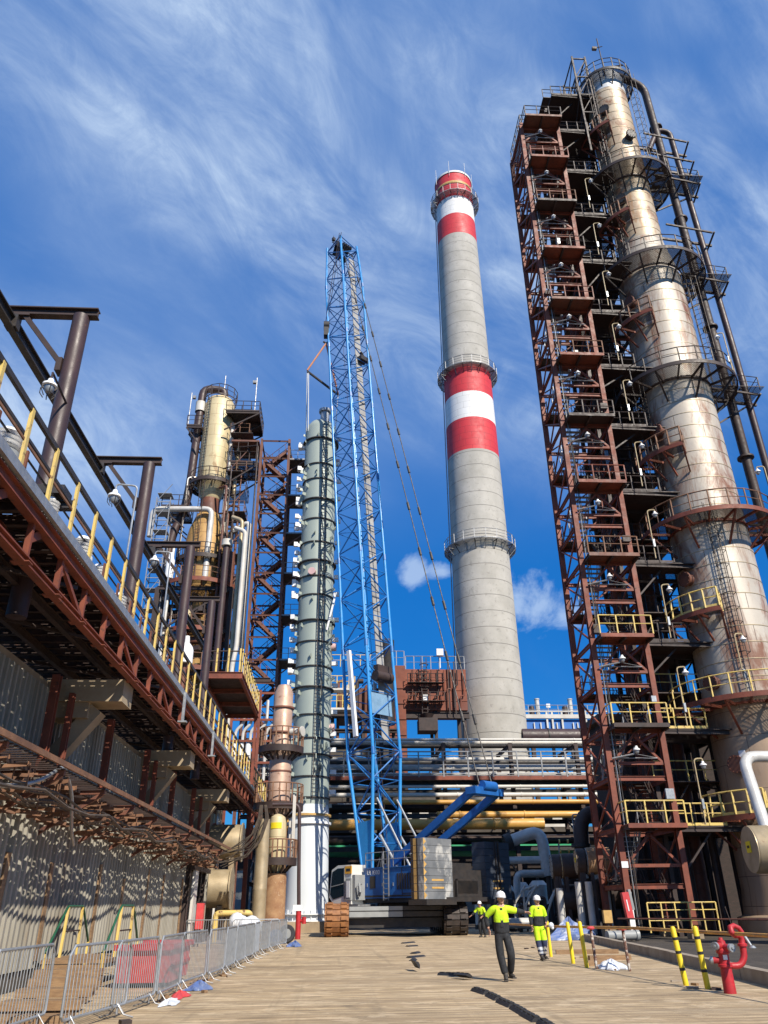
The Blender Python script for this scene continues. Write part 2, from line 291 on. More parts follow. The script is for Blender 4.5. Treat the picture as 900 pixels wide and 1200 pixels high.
# ------------------------------------------------------------------ mesh builder
class MB:
    def __init__(s): s.v = []; s.f = []; s.sm = []
    def add(s, vs, fs, smooth=False):
        o = len(s.v); s.v += [tuple(x) for x in vs]
        for f in fs: s.f.append(tuple(i+o for i in f)); s.sm.append(smooth)
        return s
    def box(s, c, d, rz=0, rx=0, ry=0):
        hx, hy, hz = d[0]/2, d[1]/2, d[2]/2
        vs = [V((x, y, z)) for x in (-hx, hx) for y in (-hy, hy) for z in (-hz, hz)]
        if rz or rx or ry:
            mt = Matrix.Rotation(rz, 3, 'Z') @ Matrix.Rotation(rx, 3, 'X') @ Matrix.Rotation(ry, 3, 'Y'); vs = [mt @ v for v in vs]
        vs = [v+V(c) for v in vs]
        return s.add(vs, [(0, 1, 3, 2), (4, 6, 7, 5), (0, 4, 5, 1), (2, 3, 7, 6), (0, 2, 6, 4), (1, 5, 7, 3)])
    def bb(s, x0, x1, y0, y1, z0, z1): return s.box(((x0+x1)/2, (y0+y1)/2, (z0+z1)/2), (x1-x0, y1-y0, z1-z0))
    def beam(s, p, q, w, h=None, up=(0, 0, 1)):
        p, q = V(p), V(q); d = q-p
        if d.length < 1e-6: return s
        d.normalize(); u = V(up)
        if abs(d.dot(u)) > .98: u = V((0, 1, 0))
        a = d.cross(u).normalized()*(w/2); b = a.cross(d).normalized()*((h or w)/2)
        vs = [p-a-b, p+a-b, p+a+b, p-a+b, q-a-b, q+a-b, q+a+b, q-a+b]
        return s.add(vs, [(0, 3, 2, 1), (4, 5, 6, 7), (0, 1, 5, 4), (1, 2, 6, 5), (2, 3, 7, 6), (3, 0, 4, 7)])
    def ib(s, p, q, h, w, t=.03, up=(0, 0, 1)):
        """rolled I-section from p to q"""
        p, q = V(p), V(q); d = (q-p).normalized(); u = V(up)
        if abs(d.dot(u)) > .98: u = V((0, 1, 0))
        a = d.cross(u).normalized(); b = a.cross(d).normalized()
        o = b*(h/2-t/2)
        s.beam(p+o, q+o, w, t, b); s.beam(p-o, q-o, w, t, b); s.beam(p, q, t, h-2*t, b)
        return s
    def tube(s, p, q, r, n=8, r2=None, caps=True):
        p, q = V(p), V(q); d = q-p
        if d.length < 1e-6: return s
        d.normalize(); u = V((0, 0, 1)) if abs(d.z) < .9 else V((0, 1, 0))
        a = d.cross(u).normalized(); b = a.cross(d); r2 = r if r2 is None else r2
        vs = [p+(a*cos(2*pi*i/n)+b*sin(2*pi*i/n))*r for i in range(n)]+[q+(a*cos(2*pi*i/n)+b*sin(2*pi*i/n))*r2 for i in range(n)]
        s.add(vs, [(i, (i+1) % n, n+(i+1) % n, n+i) for i in range(n)], True)
        if caps: s.add([], []); o = len(s.v)-2*n; s.f += [tuple(o+i for i in reversed(range(n))), tuple(o+n+i for i in range(n))]; s.sm += [False, False]
        return s
    def path(s, pts, r, n=8, closed=False):
        pts = [V(p) for p in pts]; k = len(pts); rings = []; a = None
        for i, p in enumerate(pts):
            t = (pts[(i+1) % k]-pts[i-1]) if closed or 0 < i < k-1 else (pts[1]-pts[0] if i == 0 else pts[-1]-pts[-2])
            t.normalize()
            if a is None: a = t.cross(V((0, 0, 1)) if abs(t.z) < .9 else V((0, 1, 0)))
            a = (a-t*a.dot(t))
            a = a.normalized() if a.length > 1e-5 else t.orthogonal().normalized()
            b = t.cross(a); rr = r[i] if isinstance(r, (list, tuple)) else r
            rings.append([p+(a*cos(2*pi*j/n)+b*sin(2*pi*j/n))*rr for j in range(n)])
        vs = [v for x in rings for v in x]; fs = []
        for i in range(k if closed else k-1):
            o, e = i*n, ((i+1) % k)*n
            fs += [(o+j, o+(j+1) % n, e+(j+1) % n, e+j) for j in range(n)]
        s.add(vs, fs, True)
        if not closed:
            o = len(s.v)-k*n; s.f += [tuple(o+j for j in reversed(range(n))), tuple(o+(k-1)*n+j for j in range(n))]; s.sm += [False, False]
        return s
    def pipe(s, pts, r, R=None, n=10):
        """pipe run with rounded bends"""
        pts = [V(p) for p in pts]; R = R or r*2.5; o = [pts[0]]
        for i in range(1, len(pts)-1):
            a = (pts[i-1]-pts[i]); b = (pts[i+1]-pts[i]); q = min(R, a.length*.45, b.length*.45)
            a.normalize(); b.normalize(); p0 = pts[i]+a*q; p1 = pts[i]+b*q
            for t in (0, .25, .5, .75, 1): o.append(p0*(1-t)**2+pts[i]*2*t*(1-t)+p1*t*t)
        o.append(pts[-1]); return s.path(o, r, n)
    def lathe(s, prof, n=24, c=(0, 0, 0), a0=0, a1=2*pi, capb=False, capt=False):
        full = abs(a1-a0-2*pi) < 1e-6; k = n if full else n+1
        vs = [(c[0]+r*cos(a0+(a1-a0)*i/n), c[1]+r*sin(a0+(a1-a0)*i/n), c[2]+z) for r, z in prof for i in range(k)]
        fs = []
        for j in range(len(prof)-1):
            for i in range(n):
                i2 = (i+1) % k; fs.append((j*k+i, j*k+i2, (j+1)*k+i2, (j+1)*k+i))
        s.add(vs, fs, True); o = len(s.v)-len(vs)
        if capb: s.f.append(tuple(o+i for i in reversed(range(k)))); s.sm.append(False)
        if capt: s.f.append(tuple(o+(len(prof)-1)*k+i for i in range(k))); s.sm.append(False)
        return s
    def slab(s, r0, r1, z0, z1, a0=0, a1=2*pi, n=32, c=(0, 0, 0)):
        """annular slab"""
        s.lathe([(r0, z0), (r1, z0), (r1, z1), (r0, z1), (r0, z0)], n, c, a0, a1)
        return s
    def ell(s, c, r, n=12, k=8, mt=None):
        vs = []; fs = []
        for j in range(k+1):
            t = pi*j/k
            for i in range(n):
                v = V((r[0]*sin(t)*cos(2*pi*i/n), r[1]*sin(t)*sin(2*pi*i/n), -r[2]*cos(t)))
                if mt: v = mt @ v
                vs.append(v+V(c))
        for j in range(k):
            for i in range(n): fs.append((j*n+i, j*n+(i+1) % n, (j+1)*n+(i+1) % n, (j+1)*n+i))
        return s.add(vs, fs, True)
    def xf(s, mt): s.v = [tuple(mt @ V(v)) for v in s.v]; return s
    def build(s, name, mat, parent=None, ang=40):
        me = bpy.data.meshes.new(name); me.from_pydata(s.v, [], s.f); me.polygons.foreach_set('use_smooth', s.sm)
        me.materials.append(mat)
        bm = bmesh.new(); bm.from_mesh(me); bmesh.ops.remove_doubles(bm, verts=bm.verts, dist=1e-5) if len(s.v) < 4000 and any(s.sm) else None
        bmesh.ops.recalc_face_normals(bm, faces=bm.faces)
        bm.to_mesh(me); bm.free()
        if any(s.sm): me.set_sharp_from_angle(angle=radians(ang))
        o = bpy.data.objects.new(name, me); COL.objects.link(o)
        if parent is not None: o.parent = parent
        return o
def thing(name, label, cat, loc=(0, 0, 0), rz=0, group=None):
    o = bpy.data.objects.new(name, None); COL.objects.link(o); o.location = loc; o.rotation_euler = (0, 0, rz)
    o.empty_display_size = .3; return tag(o, label, cat, group)
def tag(o, label, cat, group=None):
    o['label'] = label; o['category'] = cat
    if group: o['group'] = group
    return o
def struct(o): o['kind'] = 'structure'; return o
def dup(root, loc, label, rz=None):
    def cp(o, par):
        c = o.copy(); COL.objects.link(c); c.parent = par
        for ch in [x for x in bpy.data.objects if x.parent == o]: cp(ch, c)
        return c
    r = cp(root, None); r.location = loc; r['label'] = label
    if rz is not None: r.rotation_euler = (0, 0, rz)
    return r
def rail(parent, pts, mpost, mrail=None, h=1.1, sp=1.3, r=.03, closed=False, toe=True, name='railing', mids=(.55,)):
    """handrail along points: posts, top rail, mid rail, toe board"""
    pts = [V(p) for p in pts]; mb = MB(); seg = list(zip(pts, pts[1:]+([pts[0]] if closed else [])))
    if not closed: seg = seg[:len(pts)-1]
    for a, b in seg:
        k = max(1, round((b-a).length/sp))
        for i in range(k+(0 if closed else (1 if b is seg[-1][1] else 0))):
            p = a.lerp(b, i/k); mb.beam(p, p+V((0, 0, h)), r*2, r*2)
        mb.tube(a+V((0, 0, h)), b+V((0, 0, h)), r*1.1, 5)
        for q in mids: mb.tube(a+V((0, 0, h*q)), b+V((0, 0, h*q)), r*.75, 5)
        if toe: mb.beam(a+V((0, 0, .07)), b+V((0, 0, .07)), .012, .14)
    return mb.build(name, mpost, parent)
def arcpts(r, z, a0, a1, n, c=(0, 0)): return [(c[0]+r*cos(a0+(a1-a0)*i/n), c[1]+r*sin(a0+(a1-a0)*i/n), z) for i in range(n+1)]
def text(name, s, size, loc, rot, mat, parent, depth=.01):
    cu = bpy.data.curves.new('lettering', 'FONT'); cu.body = s; cu.size = size; cu.extrude = depth; cu.align_x = 'CENTER'; cu.align_y = 'CENTER'
    t = bpy.data.objects.new('lettering', cu); COL.objects.link(t); bpy.context.view_layer.update()
    me = bpy.data.meshes.new_from_object(t); bpy.data.objects.remove(t); me.materials.clear(); me.materials.append(mat)
    o = bpy.data.objects.new(name, me); COL.objects.link(o); o.location = loc; o.rotation_euler = rot; o.parent = parent
    return o
ORD = ['lowest', 'second lowest', 'third lowest', 'fourth lowest', 'fifth lowest', 'sixth lowest', 'seventh lowest', 'eighth lowest', 'ninth lowest', 'tenth lowest', 'second highest', 'highest']
NTH = ['first', 'second', 'third', 'fourth', 'fifth', 'sixth', 'seventh', 'eighth', 'ninth', 'tenth', 'eleventh', 'twelfth', 'thirteenth', 'fourteenth']
# ------------------------------------------------------------------ ground
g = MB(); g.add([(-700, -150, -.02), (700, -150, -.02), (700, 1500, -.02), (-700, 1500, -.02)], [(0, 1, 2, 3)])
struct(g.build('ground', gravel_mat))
KX = lambda y: 8.75+(y-16)*.124                                     # the kerb line runs slightly away to the right
g = MB(); rows = [(-8, -7.05), (4, -7.05), (30, -7.05), (48, -7.05), (66, -7.05)]
vs = []; fs = []
for y, x in rows: vs += [(x, y, 0), (KX(y), y, 0)]
for i in range(len(rows)-1): fs.append((2*i, 2*i+1, 2*i+3, 2*i+2))
g.add(vs, fs); struct(g.build('yard_slab', yard_mat))
g = MB()
y = 2.
while y < 62:                                                        # cast kerb stones, each a little off line
    L = 2.96; a = V((KX(y)+random.uniform(-.015, .015), y, .13)); b = V((KX(y+L), y+L, .13+random.uniform(-.01, .01)))
    g.beam(a+V((.13, 0, 0)), b+V((.13, 0, 0)), .26, .30); y += 3.0
struct(g.build('kerb', kerb_mat))

# ------------------------------------------------------------------ chimney
ch = thing('chimney', 'tall tapering grey concrete chimney with two sets of red and white bands', 'chimney', (21.7, 110, 0))
cr = lambda z: 5.0-(z*.0097)
def csec(name, z0, z1, mat, par=ch):
    k = max(2, int((z1-z0)/6)); return MB().lathe([(cr(z0+(z1-z0)*i/k), z0+(z1-z0)*i/k) for i in range(k+1)], 56).build(name, mat, par)
csec('concrete_shaft', 0, 68, chim_conc); csec('red_band', 68, 74.3, chim_red); csec('white_band', 74.3, 79.6, chim_white); csec('red_band', 79.6, 85.4, chim_red)
csec('concrete_shaft', 85.4, 117.4, chim_conc); csec('red_band', 117.4, 122.8, chim_red); csec('white_band', 122.8, 127.6, chim_white)
csec('red_band', 127.6, 134.4, chim_red)
MB().lathe([(cr(134)+.12, 134.4), (cr(134)+.12, 134.9), (3.1, 134.9), (3.1, 133)], 48).build('white_cap_rim', chim_white, ch)
MB().lathe([(cr(131.5)+.05, 131.3), (cr(131.5)+.10, 131.4), (cr(131.5)+.10, 131.9), (cr(131.5)+.05, 132.0)], 48).build('ochre_cap_band', cw_ochre, ch)
for z, nm in ((51.3, 'lower'), (84.9, 'middle'), (128.2, 'upper')):
    r0 = cr(z)+.03; r1 = cr(z)+1.15
    f = MB().slab(r0, r1, z, z+.12, n=40).build('balcony_floor', grate_grey, ch)
    for i in range(20):
        b = MB(); a = 2*pi*i/20; b.beam((r0*cos(a), r0*sin(a), z-1.3), (r1*cos(a), r1*sin(a), z-.05), .09, .09); b.beam((r0*cos(a), r0*sin(a), z-.08), (r1*cos(a), r1*sin(a), z-.08), .10, .10); b.build('balcony_bracket', grey_rail if i % 2 else black_steel, f)
    rail(ch, arcpts(r1-.05, z+.12, 0, 2*pi, 20)[:-1], grey_rail, h=1.5, sp=9, r=.045, closed=True, name='balcony_railing', mids=(.33, .66))
for i in range(4):
    a = radians(200+50*i); MB().tube((3.9*cos(a), 3.9*sin(a), 133.4), (3.9*cos(a), 3.9*sin(a), 137.6), .04, 5).build('lightning_rod', grey_rail, ch)
lm = MB()
for sx in (-.25, .25): lm.tube((-cr(0)-.25, sx, 2), (-cr(130)-.25, sx, 130), .05, 4)
for i in range(160): z = 2+i*.8; lm.beam((-cr(z)-.25, -.25, z), (-cr(z)-.25, .25, z), .05, .05)
lm.build('access_ladder', grey_rail, ch)

# ------------------------------------------------------------------ right distillation column
CX, CY = 23.95, 44.
co_ = thing('distillation_column', 'huge rust stained clad column ringed by round railed platforms at the right', 'column', (CX, CY, 0))
co_.rotation_euler = (0, -.0085, 0)
MB().lathe([(2.9, 0), (2.9, .9), (2.55, 1.0), (2.42, 2.2), (2.4, 11.9)], 64).build('base_section', col_low, co_)
MB().lathe([(2.4, 11.9), (2.4, 23.2), (2.38, 23.4), (2.38, 34.2), (2.36, 34.4), (2.34, 44.2)], 64).build('lower_shell', col_clad, co_)
MB().lathe([(2.34, 44.2), (2.25, 45.0), (1.82, 47.6), (1.75, 48.2)], 64).build('transition_cone', col_clad, co_)
MB().lathe([(1.75, 48.2), (1.75, 66.4)], 56).build('upper_shell', col_upper, co_)
MB().lathe([(1.76, 66.4), (1.76, 68.7), (1.5, 69.4), (.8, 69.9), (0, 70.0)], 56).build('pale_cap', col_top, co_)
for z in list(range(13, 44))+list(range(49, 67)):
    rr = (2.4 if z < 23.3 else 2.38 if z < 34.3 else 2.35) if z < 45 else 1.75
    hb = MB().lathe([(rr, z-.03), (rr+.022, z-.02), (rr+.022, z+.02), (rr, z+.03)], 56); hb.build('hoop_band', tan_clad, co_)
for z, a0, a1, wd in ((11.6, 150, 400, 1.9), (22.9, 140, 420, 1.75), (33.9, 140, 430, 1.75), (44.4, 150, 440, 1.7), (54.9, 150, 440, 1.75)):
    rr = 2.4 if z < 50 else 1.76; ro = rr+wd; A0, A1 = radians(a0), radians(a1)
    f = MB().slab(rr+.12, ro, z, z+.05, A0, A1, 56).build('ring_platform_floor', grate_fine, co_)
    e = MB().slab(ro-.03, ro+.03, z-.16, z+.12, A0, A1, 56); e.slab(rr+.02, rr+.10, z-.12, z+.04, A0, A1, 56)
    k = 13
    for i in range(k+1):
        a = A0+(A1-A0)*i/k
        e.beam((rr*cos(a), rr*sin(a), z-.09), (ro*cos(a), ro*sin(a), z-.09), .09, .16)
        if i % 2 == 0: e.beam((rr*cos(a), rr*sin(a), z-1.7), ((ro-.15)*cos(a), (ro-.15)*sin(a), z-.15), .11, .11)
    e.build('platform_frame', red_steel if z < 30 else dark_steel, f)
    rail(co_, arcpts(ro, z+.1, A0, A1, 18), yellow_paint if z < 14 else tray_rust if z < 26 else dark_steel, h=1.15, sp=3, r=.035, toe=False, name='ring_railing', mids=(.5,))
# top service platform
f = MB().slab(.3, 2.5, 67.9, 67.98, n=32); f.build('top_platform_floor', grate_fine, co_)
e = MB().slab(2.46, 2.54, 67.75, 68.05, n=32)
for i in range(12): a = 2*pi*i/12; e.beam((1.7*cos(a), 1.7*sin(a), 66.6), (2.4*cos(a), 2.4*sin(a), 67.8), .09, .09)
e.build('platform_frame', black_steel, co_)
rail(co_, arcpts(2.5, 68.0, 0, 2*pi, 20)[:-1], dark_steel, h=1.3, sp=3, r=.035, closed=True, name='top_railing')
e = MB(); e.tube((-.5, -1.8, 68), (-.5, -1.8, 73.2), .05, 5); e.tube((-.9, -1.9, 71.6), (-.2, -1.9, 71.9), .04, 5); e.box((-1, -1.9, 71.5), (.4, .25, .3)); e.tube((.6, -.5, 68), (.6, -.5, 71.0), .08, 6); e.tube((.6, -.5, 71), (2.0, -.8, 71.0), .08, 6)
e.build('top_davit_mast', dark_steel, co_)
# raised box platform behind the cap
fr = MB()
for x in (-3.1, -1.9):
    for y in (-1.5, 1.3): fr.beam((x, y, 58), (x, y, 70.8), .14, .14)
for z in (60.6, 63, 65.4, 67.9, 70.5):
    fr.beam((-3.1, -1.5, z), (-1.9, -1.5, z), .1); fr.beam((-3.1, 1.3, z), (-1.9, 1.3, z), .1); fr.beam((-3.1, -1.5, z), (-3.1, 1.3, z), .1); fr.beam((-1.9, -1.5, z), (-1.9, 1.3, z), .1)
    if z < 70: fr.beam((-3.1, -1.5, z), (-1.9, -1.5, z+2.4), .07); fr.beam((-3.1, -1.5, z+2.4), (-3.1, 1.3, z), .07)
fr.build('top_access_frame', dark_steel, co_)
# small inspection stages between the ring platforms, reached from the stair tower
for z in (5.6, 16.8, 28.0, 39.2, 50.0, 60.4):
    rr = 2.42 if z < 46 else 1.78; ro = rr+1.35; A0, A1 = radians(178), radians(238)
    f = MB().slab(rr+.1, ro, z, z+.05, A0, A1, 14).build('inspection_stage_floor', grate_fine, co_)
    e = MB().slab(ro-.03, ro+.03, z-.18, z+.1, A0, A1, 14)
    for i in range(4): a = A0+(A1-A0)*i/3; e.beam((rr*cos(a), rr*sin(a), z-.08), (ro*cos(a), ro*sin(a), z-.08), .09, .16); e.beam((rr*cos(a), rr*sin(a), z-1.5), (ro*cos(a), ro*sin(a), z-.15), .1, .1)
    e.build('stage_frame', red_steel, f)
    pts = arcpts(ro, z+.1, A0, A1, 5)+[(rr*cos(A1)+.1*cos(A1), rr*sin(A1)-.1, z+.1)]
    rail(co_, pts, yellow_paint if z < 20 else tray_rust, h=1.15, sp=1.1, r=.045, toe=True, name='stage_railing', mids=(.5,))
# caged ladders between the ring platforms
for z0, z1, ad, rr in ((12, 22.9, 250, 2.4), (23, 33.9, 190, 2.4), (34, 44.4, 320, 2.4), (45, 54.9, 205, 1.8), (55, 67.9, 215, 1.8), (55, 67.9, 330, 1.8)):
    a = radians(ad); d = V((cos(a), sin(a), 0)); s_ = V((-sin(a), cos(a), 0)); e = MB(); b0_ = d*(rr+.22)
    for q in (-.22, .22): e.beam(b0_+s_*q+V((0, 0, z0)), b0_+s_*q+V((0, 0, z1+1.1)), .04)
    for i in range(int((z1-z0)/.3)): e.beam(b0_-s_*.22+V((0, 0, z0+.3*i)), b0_+s_*.22+V((0, 0, z0+.3*i)), .025)
    for i in range(int((z1-z0-2)/.9)):
        z = z0+2.2+.9*i; e.path([b0_+s_*.24+V((0, 0, z)), b0_+s_*.36+d*.4+V((0, 0, z)), b0_+d*.72+V((0, 0, z)), b0_-s_*.36+d*.4+V((0, 0, z)), b0_-s_*.24+V((0, 0, z))], .022, 4)
    for q in (s_*.36+d*.4, d*.72, -s_*.36+d*.4): e.beam(b0_+q+V((0, 0, z0+2.2)), b0_+q+V((0, 0, z1+1)), .03)
    e.build('caged_ladder', dark_steel, co_)
# manholes and nozzles
for z, a in ((19.4, 200), (12.9, 205), (8.3, 215), (30.2, 205), (41.6, 206), (63.2, 232), (59.5, 280), (52.3, 225)):
    rr = 2.4 if z < 46 else 1.75; q = radians(a); d = V((cos(q), sin(q), 0)); p = d*rr+V((0, 0, z))
    mm = MB().tube(p-d*.2, p+d*.35, .36, 16); mm.tube(p+d*.35, p+d*.47, .48, 18)
    for i in range(12):
        t = 2*pi*i/12; s_ = d.cross(V((0, 0, 1))); mm.tube(p+d*.44+(s_*cos(t)+V((0, 0, 1))*sin(t))*.42, p+d*.53+(s_*cos(t)+V((0, 0, 1))*sin(t))*.42, .035, 5)
    mm.build('manhole', rust_pipe if z < 45 else black_steel, co_)
pl = MB().box((0, 0, 0), (.62, .03, .42)); q = radians(222); o = pl.build('yellow_name_plate', sign_yellow, co_); o.location = (2.46*cos(q), 2.46*sin(q), 8.15); o.rotation_euler = (0, 0, q+pi/2)
pl = MB().box((0, 0, 0), (.36, .03, .34)); o = pl.build('grey_data_plate', white_paint, co_); o.location = (2.46*cos(q), 2.46*sin(q), 8.85); o.rotation_euler = (0, 0, q+pi/2)

# overhead lines right of the column
t = thing('overhead_pipe', 'fat dark vapour pipe bending off the cap of the rusty right column', 'pipe', (CX, CY, 0))
MB().pipe([(1.2, .4, 69.2), (1.2, .4, 71.6), (4.9, 1.6, 71.6), (5.3, 2.0, 40), (5.2, 2.0, 4), (5.2, 6, 4)], .34, 1.2, 14).build('pipe_run', dark_steel, t)
for z in (66, 54, 42, 30, 18): MB().tube((5.25, 2, z), (5.25, 2, z+.14), .58, 14).build('flange', dark_steel, t)
t.rotation_euler = (0, -.0085, 0)
t = thing('overhead_pipe', 'slimmer maroon pipe rising outermost on the right beside the rusty column', 'pipe', (CX+6.4, CY+2, 0))
MB().pipe([(-2.6, -.4, 62.5), (-1.2, -.2, 65.6), (.05, 0, 65.6), (.25, 0, 40), (.15, 0, 2), (.15, 5, 2)], .25, .9, 12).build('pipe_run', pipe_maroon, t)
t.rotation_euler = (0, -.0085, 0)
# frame carrying the two pipes
t = thing('pipe_support_frame', 'dark steel braced frame tying the tall pipes to the right column', 'frame', (CX+4.2, CY+1.4, 0))
for z in (62.8, 60.2, 57.4, 51.5, 46, 35, 24, 13): fr = MB(); fr.beam((-2.4, .2, z), (2.9, .9, z), .16, .2); fr.beam((-2.0, -1.4, z-.2), (2.2, -.7, z-.2), .12, .14); fr.beam((2.4, -.7, z-.1), (2.7, 1.4, z-.1), .12); fr.build('steel_frame', dark_steel, t)
for z in (35, 46, 57.4): fr = MB(); fr.beam((-2.3, .1, z-3.2), (2.4, .8, z), .12); fr.beam((.8, -1, z+.1), (.8, .8, z+.1), .1); fr.build('frame_brace', dark_steel, t)
for z in (57.6, 35.2, 46.2):
    rail(t, [(-.6, -1.2, z), (2.4, -.8, z), (2.6, .9, z)], dark_steel, h=1.1, sp=1.2, r=.03, toe=False)
    MB().bb(-1.6, 2.5, -1.2, .8, z-.05, z).build('frame_floor', grate_fine, t)

# ------------------------------------------------------------------ right stair tower
TX0, TX1, TY0, TY1 = 14.6, 17.75, 42.5, 46.2
tw = thing('stair_tower', 'tall rusty red steel stair tower with many stacked landings left of the big column', 'stair tower', (TX0, TY0, 0))
W, D = TX1-TX0, TY1-TY0; TOP = 61.0
LV = [5.2+5.04*i for i in range(12)]
for x in (0, W):
    for y in (0, D): MB().ib((x, y, .35), (x, y, TOP), .34, .30, .05, (0, 1, 0)).build('leg', red_steel, tw)
for x in (0, W):
    for y in (0, D): MB().bb(x-.3, x+.3, y-.3, y+.3, 0, .35).build('leg_base', conc, tw)
zs = sorted([2.5]+LV+[z-2.52 for z in LV[1:]]+[TOP-.1])
for z in zs:
    bm_ = MB()
    for y in (0, D): bm_.ib((-.10, y, z-.16), (W+.10, y, z-.16), .24, .15, .025)
    for x in (0, W): bm_.ib((x, -.1, z-.165), (x, D+.1, z-.165), .22, .14, .025)
    bm_.build('girt', red_steel, tw)
for z0, z1 in zip(zs, zs[1:]):
    br = MB()
    br.beam((-.03, .1, z0), (-.03, D-.1, z1-.3), .09, .09); br.beam((.05, D-.1, z0), (.05, .1, z1-.3), .09, .09)
    br.beam((W, D-.1, z0), (W, .1, z1-.3), .08, .08); br.beam((.1, D, z0), (W-.1, D, z1-.3), .08); br.build('cross_brace', red_steel, tw)
for z in LV:
    br = MB()
    br.beam((.15, -.02, z-1.9), (W*.5, -.02, z-.4), .12, .12); br.beam((W-.15, -.02, z-1.9), (W*.5, -.02, z-.4), .12, .12); br.beam((.1, -.02, z-1.9), (W-.1, -.02, z-1.9), .14, .16); br.build('knee_brace', red_steel, tw)
for k, z in enumerate(LV):
    f = MB().bb(.12, W+.05, -1.25, .55, z-.06, z); f.bb(.12, W+.05, -1.27, -1.22, z-.20, z+.02)
    f.build('landing', (red_steel, rust_pipe, red_steel, dark_steel)[(k*7) % 4], tw)
    for x in (.15, W*.5, W): MB().ib((x, -1.2, z-.17), (x, .5, z-.17), .2, .12, .02).build('landing_joist', dark_steel, tw)
    ro = yellow_paint if z < 17 else (tray_rust, dark_steel, red_steel)[(k*5) % 3]
    rail(tw, [(.12, .0, z), (.12, -1.22, z), (W+.05, -1.22, z)], ro, h=1.1, sp=1.0, r=.035, toe=False)
    f = MB().bb(.12, W, D-1.1, D+.4, z-2.58, z-2.52); f.build('rear_landing', dark_steel, tw)
    rail(tw, [(-.05, D-1.1, z-2.52), (-.05, D+.4, z-2.52), (W, D+.4, z-2.52)], tray_rust, h=1.1, sp=1.1, r=.03, toe=False, name='rear_railing')
    for half in (0, 1):                                              # two flights per storey
        x0 = .35 if half else W*.5+.1; x1 = x0+1.05
        za, zb = (z-2.52, z) if half else (z-5.04 if k else .35, z-2.52)
        ya, yb = (D-1.1, .55) if half else (.55, D-1.1)
        s_ = MB()
        for x in (x0, x1): s_.beam((x, ya, za), (x, yb, zb), .03, .24); 
        n_ = 11
        for i in range(1, n_): yy = ya+(yb-ya)*i/n_; s_.bb(x0, x1, yy-.13, yy+.13, za+(zb-za)*i/n_-.02, za+(zb-za)*i/n_+.01)
        for x in (x0, x1):
            s_.tube((x, ya, za+1), (x, yb, zb+1), .025, 4); s_.tube((x, ya, za+.55), (x, yb, zb+.55), .018, 4)
            for i in (1, 4, 7, 10): q = V((x, ya, za)).lerp(V((x, yb, zb)), i/n_); s_.beam(q, q+V((0, 0, 1)), .04)
        s_.build('stair_flight', grey_rail if half else dark_steel, tw)
rail(tw, [(0, D, TOP), (0, 0, TOP), (W, 0, TOP), (W, D, TOP)], dark_steel, h=1.2, sp=1.0, r=.035, name='top_railing')
MB().bb(-.05, W, .0, D, TOP-.06, TOP-.01).build('top_floor', grate_fine, tw)
for q in range(4):
    xx = .25+.07*q; MB().path([(xx+random.uniform(-.04, .04), -.2+random.uniform(-.03, .03), .5+3.4*i) for i in range(18)], .022, 5).build('cable_run', (cable_mat, galv, black_steel, cable_mat)[q], tw)
for q in range(9):
    z = LV[q]+random.uniform(.3, 1.6); MB().box((random.choice((.25, W-.2, W*.5)), -.28, z), (random.uniform(.25, .5), .16, random.uniform(.3, .6))).build('junction_box', random.choice((grey_box, galv, dark_steel)), tw)
# ground-level fence inside the tower and its notices
rail(tw, [(.6, -.9, .3), (W+.9, -.9, .3)], yellow_paint, h=1.3, sp=.7, r=.03, toe=False, name='ground_railing', mids=(.4, .75))
MB().box((.02, -.19, 3.35), (.34, .02, .3)).build('white_notice', white_paint, tw)
MB().bb(-.15, .15, -.182, -.173, .4, 2.1).build('white_painted_foot', white_paint, tw)

# frame and bundled risers between tower and column
bf = thing('riser_tower', 'dark cluttered steel tower of risers between the stair tower and the big column', 'tower', (17.9, 45.2, 0))
fr = MB()
for x in (0, 4.6):
    for y in (0, 3.4): fr.ib((x*.8+.2, y, 0), (x*.8+.2, y, 67), .26, .24, .04, (0, 1, 0))
for i, z in enumerate(LV+[65.4]):
    fr.ib((.2, 0, z-.2), (3.9, 0, z-.2), .26, .16, .03); fr.ib((.2, 3.4, z-.2), (3.9, 3.4, z-.2), .26, .16, .03); fr.ib((.2, 0, z-.2), (.2, 3.4, z-.2), .26, .16, .03); fr.ib((3.9, 0, z-.2), (3.9, 3.4, z-.2), .26, .16, .03)
    if i < 12: fr.beam((.2, 0, z), (3.9, 0, z+4.8), .09); fr.beam((3.9, 3.4, z), (.2, 3.4, z+4.8), .09); fr.beam((.2, 3.4, z), (.2, 0, z+4.8), .09)
fr.build('steel_frame', dark_steel, bf)
for i, z in enumerate(LV+[65.4]):
    MB().bb(-.3, 4.1, -.9, 3.4, z-.06, z-.01).build('frame_floor', grate_fine if i % 2 else grate_floor, bf)
    rail(bf, [(-.1, -.6, z+2.52), (3.9, -.6, z+2.52)], yellow_paint if z < 12 else dark_steel, h=1.1, sp=1.1, r=.03, toe=False)
    MB().bb(-.1, 4.0, -2.6, -.9, z-.07, z-.01).build('bridge_floor', dark_steel, bf)
    MB().ib((-.1, -2.6, z-.2), (4.0, -2.4, z-.2), .2, .12, .03).build('bridge_beam', dark_steel, bf)
    if i % 3 != 1: MB().beam((.3, -2.0, z-random.uniform(1.4, 2.4)), (1.9, -2.0, z-.3), .1).build('bridge_knee', dark_steel, bf)
    MB().bb(-.1, 4.2, -.6, 3.4, z+2.46, z+2.52).build('mid_floor', dark_steel, bf)
    rail(bf, [(-.1, -2.6, z), (2.6, -2.6, z)], yellow_paint if z < 12 else dark_steel, h=1.1, sp=1.0, r=.035, toe=True, name='bridge_railing')
